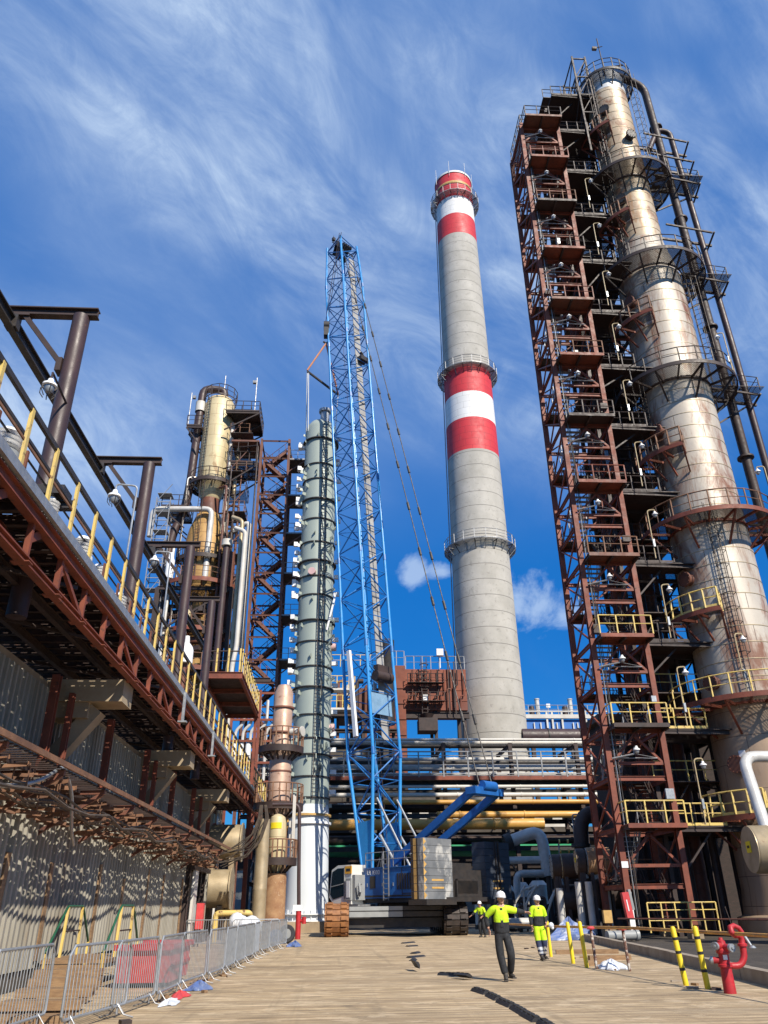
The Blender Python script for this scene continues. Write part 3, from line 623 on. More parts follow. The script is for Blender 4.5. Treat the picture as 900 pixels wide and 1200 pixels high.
for x, y, r_, z1 in ((.8, 2.2, .42, 56), (1.8, 1.5, .3, 50), (2.7, 2.4, .5, 44), (3.4, 1.2, .22, 54), (1.2, .6, .16, 40), (3.0, .5, .18, 36), (2.2, 2.9, .34, 58)):
    MB().pipe([(x, y, .2), (x, y, z1), (x+1.6, y-.6, z1)], r_, r_*2.4, 12).build('riser_pipe', rust_pipe if r_ > .4 else dark_steel, bf)
for i in range(14):
    cb = MB()
    z = LV[i % 11]+random.uniform(1, 4); x = random.uniform(0, 3.4); cb.box((x, random.uniform(-.6, 1), z), (random.uniform(.3, .8), random.uniform(.3, .6), random.uniform(.3, .9)))
    cb.tube((x-.6, -.3, z), (x+1.8, .2, z+random.uniform(-.5, .5)), .06, 6)
    cb.build('valve_gear', dark_steel, bf)

# lamps ------------------------------------------------------------
def lamp_parts(t, head, s=1.):
    """bell-shaped floodlight head with glass and cage hanging at 'head' (local)"""
    x, y, z = head
    MB().lathe([(0, .2*s), (.07*s, .2*s), (.09*s, .1*s), (.19*s, .03*s), (.2*s, -.03*s), (.15*s, -.05*s)], 12, (x, y, z)).build('lamp_head', white_clean, t)
    MB().lathe([(.14*s, -.05*s), (.13*s, -.15*s), (.07*s, -.22*s), (0, -.23*s)], 10, (x, y, z)).build('lamp_glass', galv, t)
fl = thing('floodlight', '', 'light', (15.9, 42.2, LV[0]+3.35), group='floodlights on the stair tower')
m_ = MB().tube((-1.2, 0, 0), (-.05, -.25, .2), .045, 5); m_.tube((.0, -.25, .2), (1.2, 0, .05), .02, 4); m_.tube((-.06, -.25, .2), (0, -.28, .55), .035, 5); m_.tube((-1.2, 0, .02), (1.3, 0, .02), .035, 5)
m_.build('lamp_arm', grey_rail, fl); lamp_parts(fl, (.1, -.3, .42), .95)
for k in range(11):
    lb = f'white floodlight on a bracket above the {ORD[k]} landing of the tall rusty stair tower'
    if k == 0: fl['label'] = lb
    else: dup(fl, (15.9, 42.2, LV[k]+3.35), lb)
pl_ = thing('post_lamp', '', 'light', (19.1, 42.0, LV[0]), group='hooked lamps beside the column')
MB().pipe([(0, 0, 0), (0, 0, 3.3), (.42, -.1, 3.3), (.42, -.1, 3.15)], .04, .2, 6).build('lamp_post', lamp_tan, pl_)
MB().box((.03, -.06, 1.0), (.12, .12, .5)).build('junction_box', galv, pl_)
lamp_parts(pl_, (.42, -.1, 2.97), .95)
for k in range(10):
    lb = f'hooked post lamp on the {ORD[k]} bridge between stair tower and big column'
    if k == 0: pl_['label'] = lb
    else: dup(pl_, (19.1, 42.0, LV[k]), lb)
gl = dup(pl_, (22.0, 40.3, 11.7), 'tall grey hooked lamp on the lowest round platform of the big column', rz=.2)
gl.children[0].data = gl.children[0].data.copy(); gl.children[0].data.materials[0] = galv
gl = dup(pl_, (26.6, 40.6, 22.9), 'grey hooked lamp on the second round platform at the right picture edge', rz=radians(170))
dup(pl_, (26.4, 40.8, 33.9), 'hooked lamp on the third round platform of the big column', rz=radians(170))

# dark brick plant house behind tower and column
ph = thing('plant_house', 'low shade-darkened brick plant house behind the stair tower and column', 'building', (17.6, 51.5, 0))
MB().bb(0, 26, 0, 3, 0, 12.5).build('wall', brick_dark, ph)
MB().bb(-.4, 26.4, -.5, 3.4, 12.5, 12.9).build('roof', conc_dark, ph)
MB().bb(2.6, 4.0, -.06, -.002, 0, 2.3).build('door', dark_steel, ph)
for x in (7, 11, 15, 19): MB().bb(x, x+1.6, -.05, -.003, 6.5, 8.6).build('window', glass, ph)

# ------------------------------------------------------------------ cross pipe rack
rk = thing('pipe_rack', 'long cross rack of dark steel bents carrying pipes behind the crane', 'pipe rack', (-8, 76, 0))
for x in (0, 6, 12, 18, 24.5, 31, 37.5, 44):
    for y in (0, 6): MB().ib((x, y, 0), (x, y, 15.6), .4, .36, .05, (0, 1, 0)).build('rack_column', dark_steel, rk)
    for z in (3.5, 6.4, 9.2, 12.0, 15.4): MB().ib((x, .2, z), (x, 5.8, z), .34, .2, .04).build('rack_beam', dark_steel, rk)
    MB().beam((x, .2, 3.7), (x, 5.8, 6.2), .14).build('rack_brace', dark_steel, rk); MB().beam((x, .2, 6.6), (x, 5.8, 9.0), .14).build('rack_brace', dark_steel, rk)
e = MB()
for z in (6.2, 9.0, 11.9): e.ib((-1, -.05, z), (46, -.05, z), .4, .2, .04); e.ib((-1, 6.05, z), (46, 6.05, z), .4, .2, .04)
e.build('long_girder', black_steel, rk)
MB().bb(-1, 46, -1.1, 1.6, 12.2, 12.32).build('walkway_floor', dark_steel, rk)
MB().bb(-1, 46, -1.14, -1.1, 12.05, 12.4).build('walkway_edge', red_steel, rk)
rail(rk, [(-1, -1.1, 12.3), (46, -1.1, 12.3)], grey_rail, h=2.3, sp=2.35, r=.06, toe=True, name='walkway_railing', mids=(.12, .3, .48, .66, .84))
e = MB()
for i in range(9): x = 1+5*i; e.beam((x, 5.9, 12.2), (x+2.4, 5.9, 15.2), .12); e.beam((x+4.8, 5.9, 12.2), (x+2.4, 5.9, 15.2), .12)
e.build('rear_lattice', black_steel, rk)
RP = [  # (y, z, radius, material, label, x0, x1)
 (76.4, 16.0, .13, white_pipe, 'thin pale pipe running topmost along the cross rack', -9, 38),
 (77.2, 15.85, .2, white_pipe, 'second pale pipe just behind the topmost one on the cross rack', -9, 38),
 (79, 15.9, .26, black_steel, 'dark pipe along the back of the cross rack top', -9, 38),
 (76.6, 14.2, .16, white_pipe, 'pale pipe behind the upper rails of the rack walkway', -9, 38),
 (77.4, 13.5, .3, silver, 'thick silver lagged pipe behind the rack walkway railing', -9, 38),
 (78.6, 13.0, .24, white_pipe, 'pale pipe low behind the rack walkway railing', -9, 38),
 (80.0, 14.4, .32, black_steel, 'fat dark pipe at the back of the rack walkway', -9, 38),
 (75.3, 11.5, .15, white_pipe, 'thin white pipe hung just under the dark rack walkway', -9, 30),
 (75.2, 10.75, .20, white_pipe, 'white pipe hung below the thin one under the rack walkway', -9, 30),
 (75.0, 10.1, .20, ochre_pipe, 'slender ochre pipe below the white pipes of the cross rack', 4, 30),
 (74.6, 8.95, .30, ochre_pipe, 'middle ochre pipe of the cross rack, behind the raised crane arm', 9, 30),
 (74.0, 8.1, .46, ochre_pipe, 'fattest ochre pipe crossing behind the crane', -6, 18.6),
 (77.5, 9.9, .3, dark_steel, 'dark pipe on the middle deck of the cross rack', -9, 36),
 (79.0, 10.0, .4, black_steel, 'black pipe deep on the middle deck of the cross rack', -9, 36),
 (77.2, 7.0, .35, dark_steel, 'brown pipe on the lower deck of the cross rack', -9, 36),
 (79.2, 7.1, .5, black_steel, 'thick black pipe deep on the lower deck of the cross rack', -9, 36),
 (76.8, 6.1, .52, green_pipe, 'fat green pipe crossing low behind the crane counterweights', -7, 22)]
for y, z, r_, mt_, lb, x0, x1 in RP:
    o = MB().tube((0, 0, 0), (x1-x0, 0, 0), r_, 14)
    for i in range(int((x1-x0)/6)): o.tube((2+i*6, 0, 0), (2.12+i*6, 0, 0), r_*1.16, 14)
    o = o.build('rack_pipe', mt_); o.location = (x0, y, z); tag(o, lb, 'pipe', 'pipes on the cross rack')
# plant behind the rack
pb = thing('pump_hall', 'long dark low hall closing the view beneath the cross rack', 'building', (-14, 88, 0))
MB().bb(0, 58, 0, 12, 0, 8.5).build('wall', brick_dark, pb)
MB().bb(-.3, 58.3, -.4, 12.3, 8.5, 9.0).build('roof', conc_dark, pb)
for i in range(9): MB().bb(3+6*i, 6.2+6*i, -.06, -.004, 1, 5).build('window', glass if i % 2 else grey_box, pb)
for i, (x, z, wd, hh) in enumerate(((21.5, 9.3, 5.5, 2.6), (14, 9.2, 4, 2.4), (34, 9.1, 6, 2.0))):
    t = thing('roof_tank_house', ['pale metal cabin on the hall roof behind the crane boom', 'pale metal cabin on the hall roof left of the boom', 'pale metal cabin on the hall roof beside the chimney'][i], 'cabin', (-14+x, 89, 9.0))
    e = MB().bb(0, wd, 0, 3, 0, hh); e.build('cabin_wall', white_pipe, t); MB().bb(-.15, wd+.15, -.2, 3.2, hh, hh+.18).build('cabin_roof', silver, t)
    for q in range(3): MB().bb(wd*(q+.25)/3, wd*(q+.7)/3, -.04, -.003, hh*.35, hh*.8).build('window', glass, t)

# dark process block filling the view between column and boom
db = thing('process_block', 'dark multi storey process block behind the cross rack left of the boom', 'building', (-9, 94, 0))
MB().bb(15.52, 23, 0, 5, 0, 13.4).build('low_wall', conc_dark, db)
MB().bb(0, 15.5, 0, 5, 0, 19.5).build('wall', conc_dark, db)
for x in (0, 2.6, 5.2, 7.8, 10.4, 13, 15.4): MB().ib((x, -.4, 0), (x, -.4, 20.4), .5, .4, .06, (0, 1, 0)).build('column', dark_steel, db)
for z in (4, 8, 12, 16, 20.2): MB().ib((-.4, -.7, z), (15.9, -.7, z), .5, .3, .05).build('floor_girder', dark_steel, db); MB().bb(-.3, 15.8, -2.0, -.95, z-.1, z).build('gallery_floor', dark_steel, db)
for z in (4, 8, 12, 16): rail(db, [(-.3, -2, z), (15.8, -2, z)], dark_steel, h=1.2, sp=1.6, r=.04, toe=False, name='gallery_railing')
for i in range(14): MB().lathe([(0, 0), (.5, 0), (.5, 1.5), (.3, 1.8), (0, 1.8)], 12, (1+random.uniform(0, 13.5), -1.3, random.choice((4, 8, 12, 16)))).build('small_vessel', random.choice((dark_steel, white_pipe, grey_box, rust_pipe)), db)
# rusty boiler house with stack
bo = thing('boiler_house', 'rust red plated boiler block standing high behind the rack left of the chimney', 'boiler', (0, 100, 0))
MB().bb(8.5, 16.6, 0, 6, 24.2, 29.6).build('boiler_casing', boiler_red, bo)
MB().bb(5.2, 8.48, -.3, 6.3, 15, 30.0).build('boiler_drum_tower', boiler_red, bo)
MB().bb(-.5, 5.18, 1.4, 6, 23.4, 27.4).build('flue_casing', rust_pipe, bo)
for i in range(5): MB().pipe([(-.3+1.2*i, .9, 15), (-.3+1.2*i, .9, 28.2-.6*(i % 2)), (.6+1.2*i, .9, 28.2-.6*(i % 2))], .2+.07*(i % 3), .5, 10).build('flue_riser', (rust_pipe, silver, dark_steel)[i % 3], bo)
for x in (9.6, 11.2, 12.8, 14.4): e = MB(); e.bb(x-.04, x+.04, -.07, -.002, 24.2, 29.6); e.build('stiffener', boiler_red, bo)
for z in (25.4, 26.8, 28.2): e = MB(); e.bb(8.5, 16.6, -.06, -.004, z-.04, z+.04); e.build('stiffener', boiler_red, bo)
for z in (17, 19, 21, 23, 25, 27): e = MB(); e.bb(5.2, 8.48, -.42, -.302, z-.07, z+.07); e.build('stiffener', boiler_red, bo)
for x in (-1, 3, 5.3, 8.4, 12.4, 16.2):
    for y in (0.6, 5.4): MB().ib((x, y, 0), (x, y, 24.2), .5, .4, .06, (0, 1, 0)).build('boiler_leg', dark_steel, bo)
e = MB()
e.ib((-1.4, .3, 23.6), (16.8, .3, 23.6), .8, .4, .08); e.build('boiler_girder', dark_steel, bo)
for i in range(9):
    x = 8.9+.85*i; MB().pipe([(x, -.35, 24.4), (x, -.35, 26+.45*(i % 4)), (x+.5, -.35, 26+.45*(i % 4)), (x+.5, -.35, 29.4)], .09, .2, 7).build('riser_pipe', (rust_pipe, dark_steel, boiler_red)[i % 3], bo)
for z in (25.2, 27.6): MB().bb(8.7, 13.5, -1.2, -.15, z-.05, z).build('gallery_grid', dark_steel, bo); rail(bo, [(8.7, -1.2, z), (13.5, -1.2, z)], dark_steel, h=1.1, sp=.9, r=.04, toe=False, name='casing_railing')
e = MB().bb(10.0, 12.4, -1.6, 1.0, 21.3, 22.9); e.lathe([(.5, 22.9), (.9, 23.6)], 12, (11.2, -.2, 0)); e.build('ash_hopper', dark_steel, bo)
rail(bo, [(-1.4, 0, 29.0+.9), (5.2, 0, 29.9)], yellow_paint, h=1.6, sp=1.3, r=.05, toe=False)
rail(bo, [(5.3, -.2, 30.0), (8.4, -.2, 30.0)], grey_rail, h=2.0, sp=1.2, r=.05, toe=False)
rail(bo, [(8.6, .1, 29.6), (16.5, .1, 29.6)], grey_rail, h=1.8, sp=1.2, r=.05, toe=False)
e = MB()
for x in (10.6, 11.3): e.beam((x, -.5, 23.5), (x, -.5, 31), .1)
for i in range(14): e.beam((10.6, -.5, 23.8+i*.5), (11.3, -.5, 23.8+i*.5), .06)
for i in range(7): e.path([(10.45, -.4, 24+i), (10.4, -1.0, 24+i), (10.95, -1.3, 24+i), (11.5, -1.0, 24+i), (11.45, -.4, 24+i)], .05, 4)
for x in (14.2, 15.0): e.beam((x, -.3, 23.4), (x, -.3, 30.6), .12)
e.build('caged_ladder', dark_steel, bo)
MB().lathe([(.95, 22), (.95, 31.4), (1.0, 31.5), (1.0, 33), (.8, 33), (.8, 30)], 18, (6.0, -1.6, 0)).build('short_stack', black_steel, bo)
e = MB().box((13.2, -.4, 31.8), (.9, .5, .9)); e.beam((13.2, -.3, 29.7), (13.2, -.3, 31.4), .1); e.build('roof_light_box', white_clean, bo)
MB().box((11.0, -.55, 25.6), (.7, .25, .9)).build('white_instrument_box', white_clean, bo)
MB().box((0, -1.2, 26.4), (3.6, 1.8, .25)).build('side_gallery_floor', white_pipe, bo); MB().box((-.2, -1.2, 23.9), (4, 1.8, .25)).build('side_gallery_floor', white_pipe, bo)
for z in (26.5, 24.0): rail(bo, [(-2, -2.05, z), (1.8, -2.05, z)], yellow_paint, h=1.6, sp=.8, r=.06, toe=False, name='gallery_railing')
# brown flue duct behind the chimney to the right
t = thing('flue_duct', 'fat brown rusty horizontal duct emerging right of the chimney', 'duct', (25, 107, 22.2))
MB().tube((0, 0, 0), (16, 0, 0), 1.05, 20).build('duct_shell', pipe_maroon, t)
for x in (3.6, 8.0, 8.5, 13): MB().tube((x, 0, 0), (x+.18, 0, 0), 1.16, 20).build('duct_hoop', black_steel, t)
for x in (1.5, 7, 14): MB().ib((x, 0, -22.2), (x, 0, -1), .6, .5, .07, (0, 1, 0)).build('duct_leg', dark_steel, t)
# air-cooled fan deck far right of chimney
fd = thing('air_cooler', 'far blue sided air cooler deck with pale beams and two silver stacks', 'cooler', (33, 140, 0))
MB().bb(0, 15, 0, 8, 29.4, 31.6).build('fan_housing', fan_blue, fd)
e = MB().bb(-.6, 16, -.6, -.1, 31.7, 32.4); e.bb(-.6, 16, -.5, -.05, 32.9, 33.1)
for x in (.3, 4.6, 5.6, 7.4, 11.8, 14.6): e.bb(x-.16, x+.16, -.45, -.12, 27, 33)
for x in (2.2, 3.4, 6.4, 9.4, 10.2, 13): e.bb(x-.1, x+.1, -.3, -.1, 28.5, 31)
e.build('deck_beam', white_pipe, fd)
e = MB()
for x in (0.3, 7.4, 14.6):
    for y in (0.5, 7.5): e.ib((x, y, 0), (x, y, 29.3), .6, .5, .08, (0, 1, 0))
e.build('deck_leg', grey_rail, fd)
for x in (3.4, 9.6):
    s_ = MB().lathe([(.42, 32), (.42, 35.4), (.5, 35.4), (.5, 35.6), (.3, 35.6)], 14, (x, 1, 0)); s_.build('silver_stack', silver, fd)
    MB().lathe([(.5, 32), (.5, 34), (.42, 34.2)], 12, (x-1.1, 1, 0)).build('stub_stack', dark_steel, fd)
    MB().box((x+1.9, .6, 34.2), (.7, .5, .7)).build('white_lamp_box', white_clean, fd)
rail(fd, [(-.5, -.4, 32.4), (16, -.4, 32.4)], grey_rail, h=1.7, sp=1.8, r=.06, toe=False)
# ------------------------------------------------------------------ grey-green new column
gc = thing('new_column', 'grey green freshly painted slim column with dark rings and white skirt left of the crane', 'column', (-2.27, 63, 0))
gc.scale = (.955, .955, .955)
GR = 1.56
MB().box((0, 0, .35), (3.8, 3.8, .7)).build('concrete_plinth', conc, gc)
MB().lathe([(1.72, .7), (1.70, 1.1), (1.66, 3), (1.6, 8.2), (GR, 8.9)], 48).build('white_skirt', gcol_skirt, gc)
MB().lathe([(GR, 8.9), (GR, 44.6), (1.45, 45.0), (1.1, 45.5), (.6, 45.8), (0, 45.9)], 48).build('green_shell', gcol_paint, gc)
e = MB().slab(1.7, 1.98, .7, .78, n=40); e.slab(1.7, 1.98, 1.15, 1.22, n=40)
for i in range(24): a = 2*pi*i/24; e.beam((1.8*cos(a), 1.8*sin(a), .7), (1.8*cos(a), 1.8*sin(a), 1.5), .06)
e.build('base_ring', white_paint, gc)
RZ = (43.0, 40.1, 38.4, 36.2, 34.1, 31.7, 29.8, 28.3, 26.5, 24.1, 22.2, 20.0, 18.2, 15.9, 14.0, 12.7, 11.0, 9.4)
for i, z in enumerate(RZ):
    e = MB(); e.slab(GR, GR+(.12 if i % 3 else .24), z-.045, z+.045, n=40); e.build('stiffening_ring', black_steel, gc)
MB().slab(1.62, 1.78, 8.05, 8.2, n=40).build('skirt_band', cw_ochre, gc); MB().slab(1.62, 1.8, 7.45, 7.62, n=40).build('white_band', white_paint, gc)
for z in RZ:                                                       # lifting and platform clips
    for q in range(7):
        a = radians(random.choice((195, 205, 215, 230, 262, 285, 300, 318, 335, 350))); zz_ = z+random.uniform(-.9, .9)
        lg = MB(); d = V((cos(a), sin(a), 0)); lg.beam(d*GR+V((0, 0, zz_)), d*(GR+random.uniform(.25, .4))+V((0, 0, zz_+.05)), .05, random.uniform(.25, .4)); lg.build('platform_clip', gcol_paint, gc)
for z in RZ:
    for q in range(3):
        cl_ = MB(); a = radians(random.uniform(160, 195)); d = V((cos(a), sin(a), 0)); zz_ = z+random.uniform(-.4, .8)
        cl_.beam(d*GR+V((0, 0, zz_)), d*(GR+.45)+V((0, 0, zz_+.1)), .08, .3); cl_.box(d*(GR+.5)+V((0, 0, zz_+.1)), (.35, .3, .4), a); cl_.build('wrapped_bracket', white_clean, gc)
    a = radians(random.uniform(345, 370)); d = V((cos(a), sin(a), 0)); MB().box(d*(GR+.3)+V((0, 0, z+.5)), (.5, .3, .35), a).build('wrapped_bracket', white_clean, gc)
ld = MB(); a = radians(287); d = V((cos(a), sin(a), 0)); sd_ = V((-sin(a), cos(a), 0))
for s_ in (-.24, .24): ld.beam(d*(GR+.22)+sd_*s_+V((0, 0, 9.2)), d*(GR+.22)+sd_*s_+V((0, 0, 45.2)), .05, .09)
for i in range(119): ld.beam(d*(GR+.22)-sd_*.24+V((0, 0, 9.4+.3*i)), d*(GR+.22)+sd_*.24+V((0, 0, 9.4+.3*i)), .03)
ld.build('access_ladder', dark_steel, gc)
for z, a in ((28.6, 258), (41, 355), (22, 352), (15, 352)):
    q = radians(a); d = V((cos(q), sin(q), 0)); MB().tube(d*(GR-.1)+V((0, 0, z)), d*(GR+.38)+V((0, 0, z)), .34, 14).build('pink_nozzle_cover', M('pink_wrap', (.62, .42, .40), (.55, .36, .35), .5, bump=0) if 'pink_wrap' not in MATS else MATS['pink_wrap'], gc)
e = MB().lathe([(.45, 44.6), (.45, 46.4), (.62, 46.4), (.62, 46.7), (0, 46.75)], 16, (.35, -.9, 0)); e.build('top_nozzle', galv, gc)
e = MB().box((0, 0, 0), (.16, .1, 3.6), rx=0, ry=radians(12)); o = e.build('white_lifting_lug', white_paint, gc); o.location = (1.45, -1.3, 25.0)

# ------------------------------------------------------------------ cream and ochre reactor, left
rc = thing('reactor', 'cream topped bulbous ochre reactor vessel rising behind the left walkway', 'reactor', (-13.2, 68, 0))
MB().lathe([(0, 37.9), (.6, 38.0), (.95, 38.5), (1.55, 40.3), (1.55, 50.0), (1.3, 50.7), (.6, 51.1), (0, 51.2)], 40).build('upper_vessel', reac_top, rc)
MB().lathe([(.95, 36.4), (.95, 38.6)], 24).build('neck', rust_pipe, rc)
MB().lathe([(.95, 36.9), (1.15, 36.7), (1.7, 35.0), (1.95, 33.4), (1.98, 29.2), (1.6, 28.0), (1.0, 27.2), (1.0, 16)], 40).build('lower_vessel', reac_low, rc)
def ringplat(par, z, r0, r1, a0=0, a1=360, mr=tray_rust, c=(0, 0), mf=red_steel, h=1.1):
    A0, A1 = radians(a0), radians(a1)
    MB().slab(r0, r1, z, z+.05, A0, A1, 30, (c[0], c[1], 0)).build('platform_floor', grate_fine, par)
    e = MB().slab(r1-.04, r1+.04, z-.3, z+.1, A0, A1, 30, (c[0], c[1], 0))
    for i in range(10): a = A0+(A1-A0)*i/9; e.beam((c[0]+r0*cos(a), c[1]+r0*sin(a), z-.12), (c[0]+r1*cos(a), c[1]+r1*sin(a), z-.12), .1, .2); e.beam((c[0]+r0*cos(a), c[1]+r0*sin(a), z-.7), (c[0]+(r1-.1)*cos(a), c[1]+(r1-.1)*sin(a), z-.15), .09)
    e.build('platform_frame', mf, par)
    full = a1-a0 == 360
    p = arcpts(r1, z+.1, A0, A1, 16, c); rail(par, p[:-1] if full else p, mr, h=h, sp=3, r=.035, closed=full, toe=False, name='platform_railing')
ringplat(rc, 40.1, 1.5, 2.2, mf=dark_steel, mr=dark_steel); ringplat(rc, 28.7, 1.95, 3.5); ringplat(rc, 24.2, 1.0, 2.9); ringplat(rc, 20.5, 1.0, 3.2)
for z, x0, x1, y0, y1 in ((48.2, 1.0, 4.4, -2.0, 2.2), (46.6, -2.9, -1.4, -1.5, 1.0), (42.2, 1.9, 4.6, -1.6, 1.6), (37.0, -4.3, -1.9, -1.6, 1.6)):
    f = MB().bb(x0, x1, y0, y1, z-.05, z); f.build('side_platform_floor', dark_steel if z > 48 else grate_fine, rc)
    e = MB()
    for y in (y0, (y0+y1)/2, y1): e.ib((x0, y, z-.2), (x1, y, z-.2), .28, .14, .03); e.beam((x0 if x0 > 0 else x1, y, z-2.4), (x1 if x0 > 0 else x0, y, z-.3), .12)
    e.bb(x1-.04, x1+.02, y0, y1, z-.3, z); e.build('side_platform_frame', dark_steel, rc)
    rail(rc, [(x0, y0, z), (x1, y0, z), (x1, y1, z), (x0, y1, z)], dark_steel, h=1.25, sp=.9, r=.035, toe=True, name='side_railing')
e = MB()
for x in (1.9, 4.4): e.beam((x, -1.6, 42.3), (x, -1.6, 44.6), .1); e.beam((x, 1.6, 42.3), (x, 1.6, 44.6), .1)
e.build('side_cage_post', dark_steel, rc); MB().bb(1.8, 4.6, -1.7, 1.7, 44.6, 44.8).build('side_cage_roof', rust_pipe, rc)
MB().pipe([(.3, 0, 51), (.3, 0, 52.2), (-1.9, -.4, 52.2), (-2.1, -.4, 40), (-2.3, -.5, 37.2), (-3.2, -.7, 34.0), (-3.4, -.7, 20)], .42, 1.1, 14).build('vapour_pipe', pipe_maroon, rc)
MB().lathe([(.55, 49), (.55, 50.2)], 14, (-1.95, -.4, 0)).build('pale_pipe_joint', white_pipe, rc)
MB().pipe([(-5.0, -1.6, 33.6), (-5.0, -1.6, 36.6), (.6, -1.8, 36.6), (.6, -1.9, 29)], .28, .7, 12).build('white_feed_pipe', silver, rc)
MB().pipe([(1.6, -.6, 47.5), (1.6, -.8, 35), (1.6, -.8, 33.8), (4.2, -1.6, 35.4), (4.4, -1.7, 22)], .24, .6, 10).build('white_side_pipe', white_pipe, rc)
MB().pipe([(2.4, -.5, 46), (2.3, -.5, 38.6)], .2, .5, 10).build('cream_side_pipe', tan_clad, rc)
MB().pipe([(2.8, -1.6, 32.0), (2.8, -1.6, 23.2), (-2.6, -1.9, 23.2)], .34, 1.0, 12).build('rusty_loop_pipe', rust_pipe, rc)
e = MB().tube((.2, .2, 51), (.2, .2, 54.4), .05, 5); e.tube((3.9, -1.9, 48), (3.9, -1.9, 52.6), .05, 5); e.tube((-2.8, -1.4, 46.6), (-2.8, -1.4, 50.8), .05, 5); e.box((3.7, -1.9, 52), (.4, .3, .3)); e.box((-2.5, -1.4, 50.2), (.3, .3, .3))
e.build('lamp_mast', grey_rail, rc)
sf = MB()
for x in (-4.6, -3.3):
    for y in (-2.4, -1.2): sf.beam((x, y, 24), (x, y, 37.5), .08)
for i in range(7):
    z = 25+2*i; sf.beam((-4.6, -2.4, z), (-3.3, -2.4, z), .07); sf.beam((-4.6, -2.4, z), (-4.6, -1.2, z), .07); sf.beam((-3.3, -2.4, z), (-3.3, -1.2, z), .07); sf.beam((-4.6, -2.4, z), (-3.3, -2.4, z+2), .05); sf.beam((-4.6, -1.2, z), (-3.3, -1.2, z), .07); sf.bb(-4.6, -3.3, -2.4, -1.2, z+.95, z+1.0)
sf.build('scaffold', grey_rail, rc)
rc.scale = (1, 1, .975)
for i in range(16):
    x = random.choice((-2.6, -2.2, 1.9, 2.2, 2.6, 3.0, 3.6, 4.6)); y = random.uniform(-2.6, -1.0); z0 = random.uniform(8, 24); z1 = random.uniform(29, 45)
    MB().pipe([(x, y, z0), (x, y, z1), (x*.55, y*.6, z1+.3)], random.uniform(.06, .15), .3, 8).build('service_pipe', random.choice((rust_pipe, dark_steel, dark_steel, silver)), rc)
for i in range(11):
    z = 25+2.3*i; x0 = 1.7 if z < 40 else 1.6; MB().bb(x0, x0+random.uniform(1.4, 2.8), -1.7, .9, z-.06, z).build('small_stage', dark_steel if i % 2 else grate_fine, rc)
    rail(rc, [(x0, -1.7, z), (x0+1.9, -1.7, z), (x0+1.9, .9, z)], tray_rust if i % 2 else dark_steel, h=1.1, sp=.8, r=.03, toe=False, name='stage_railing')
    if i % 2: MB().beam((x0+.2, -1.6, z), (x0+1.8, -1.6, z+2.3), .09).build('stage_brace', rust_pipe, rc)
ringplat(rc, 31.5, 2.0, 2.6, 190, 350, dark_steel, mf=dark_steel)
for a_, z0, z1 in ((255, 29, 40), (240, 40.2, 50.5)):
    a = radians(a_); d = V((cos(a), sin(a), 0)); s_ = V((-sin(a), cos(a), 0)); e = MB(); rr = 2.1 if z0 < 35 else 1.75
    for q in (-.22, .22): e.beam(d*rr+s_*q+V((0, 0, z0)), d*rr+s_*q+V((0, 0, z1+1)), .05)
    for i in range(int((z1-z0)/.35)): e.beam(d*rr-s_*.22+V((0, 0, z0+.35*i)), d*rr+s_*.22+V((0, 0, z0+.35*i)), .03)
    e.build('access_ladder', dark_steel, rc)
rail(rc, arcpts(1.7, 50.6, 0, 2*pi, 12)[:-1], dark_steel, h=1.3, sp=3, r=.035, closed=True, name='top_railing')
e = MB()
for x in (-3.4, 3.2):
    for y in (-2.4, 2.4): e.ib((x, y, 0), (x, y, 28), .4, .35, .05, (0, 1, 0))
for z in (10, 15, 20, 24, 28):
    for y in (-2.4, 2.4): e.ib((-3.4, y, z), (3.2, y, z), .35, .2, .04)
    for x in (-3.4, 3.2): e.ib((x, -2.4, z), (x, 2.4, z), .35, .2, .04)
    e.beam((-3.4, -2.4, z-4.5), (3.2, -2.4, z), .16)
e.build('support_frame', dark_steel, rc)
for p_, r_, hh, mt_ in (((-.6, -2.6, 24.2), .45, 2.0, reac_top), ((1.5, -2.4, 20.6), .35, 2.2, white_pipe), ((-1.0, -2.5, 20.6), .5, 1.6, tan_clad), ((-2.6, -2.2, 29), .38, 2.6, white_clean), ((2.4, -2.3, 24.3), .3, 1.8, rust_pipe)):
    MB().lathe([(0, 0), (r_, .02), (r_, hh*.7), (r_*.6, hh*.85), (r_*.6, hh), (0, hh)], 16, p_).build('small_drum', mt_, rc)
for i in range(60):
    cb = MB()
    a = random.uniform(pi, 2*pi); rr = random.uniform(1.2, 3.1); z = random.choice((20.6, 24.3, 21.8, 25.6, 22.8, 26.4, 15.8, 17.2)); x, y = rr*cos(a), rr*sin(a)
    if i % 3: cb.box((x, y, z+.4), (random.uniform(.2, .7), random.uniform(.2, .6), random.uniform(.3, 1.0)), random.uniform(0, 3))
    else: cb.pipe([(x, y, z), (x, y, z+random.uniform(1, 3)), (x+random.uniform(-2, 2), y+.2, z+2)], random.uniform(.06, .14), .2, 6)
    cb.build('valve_gear', dark_steel, rc)

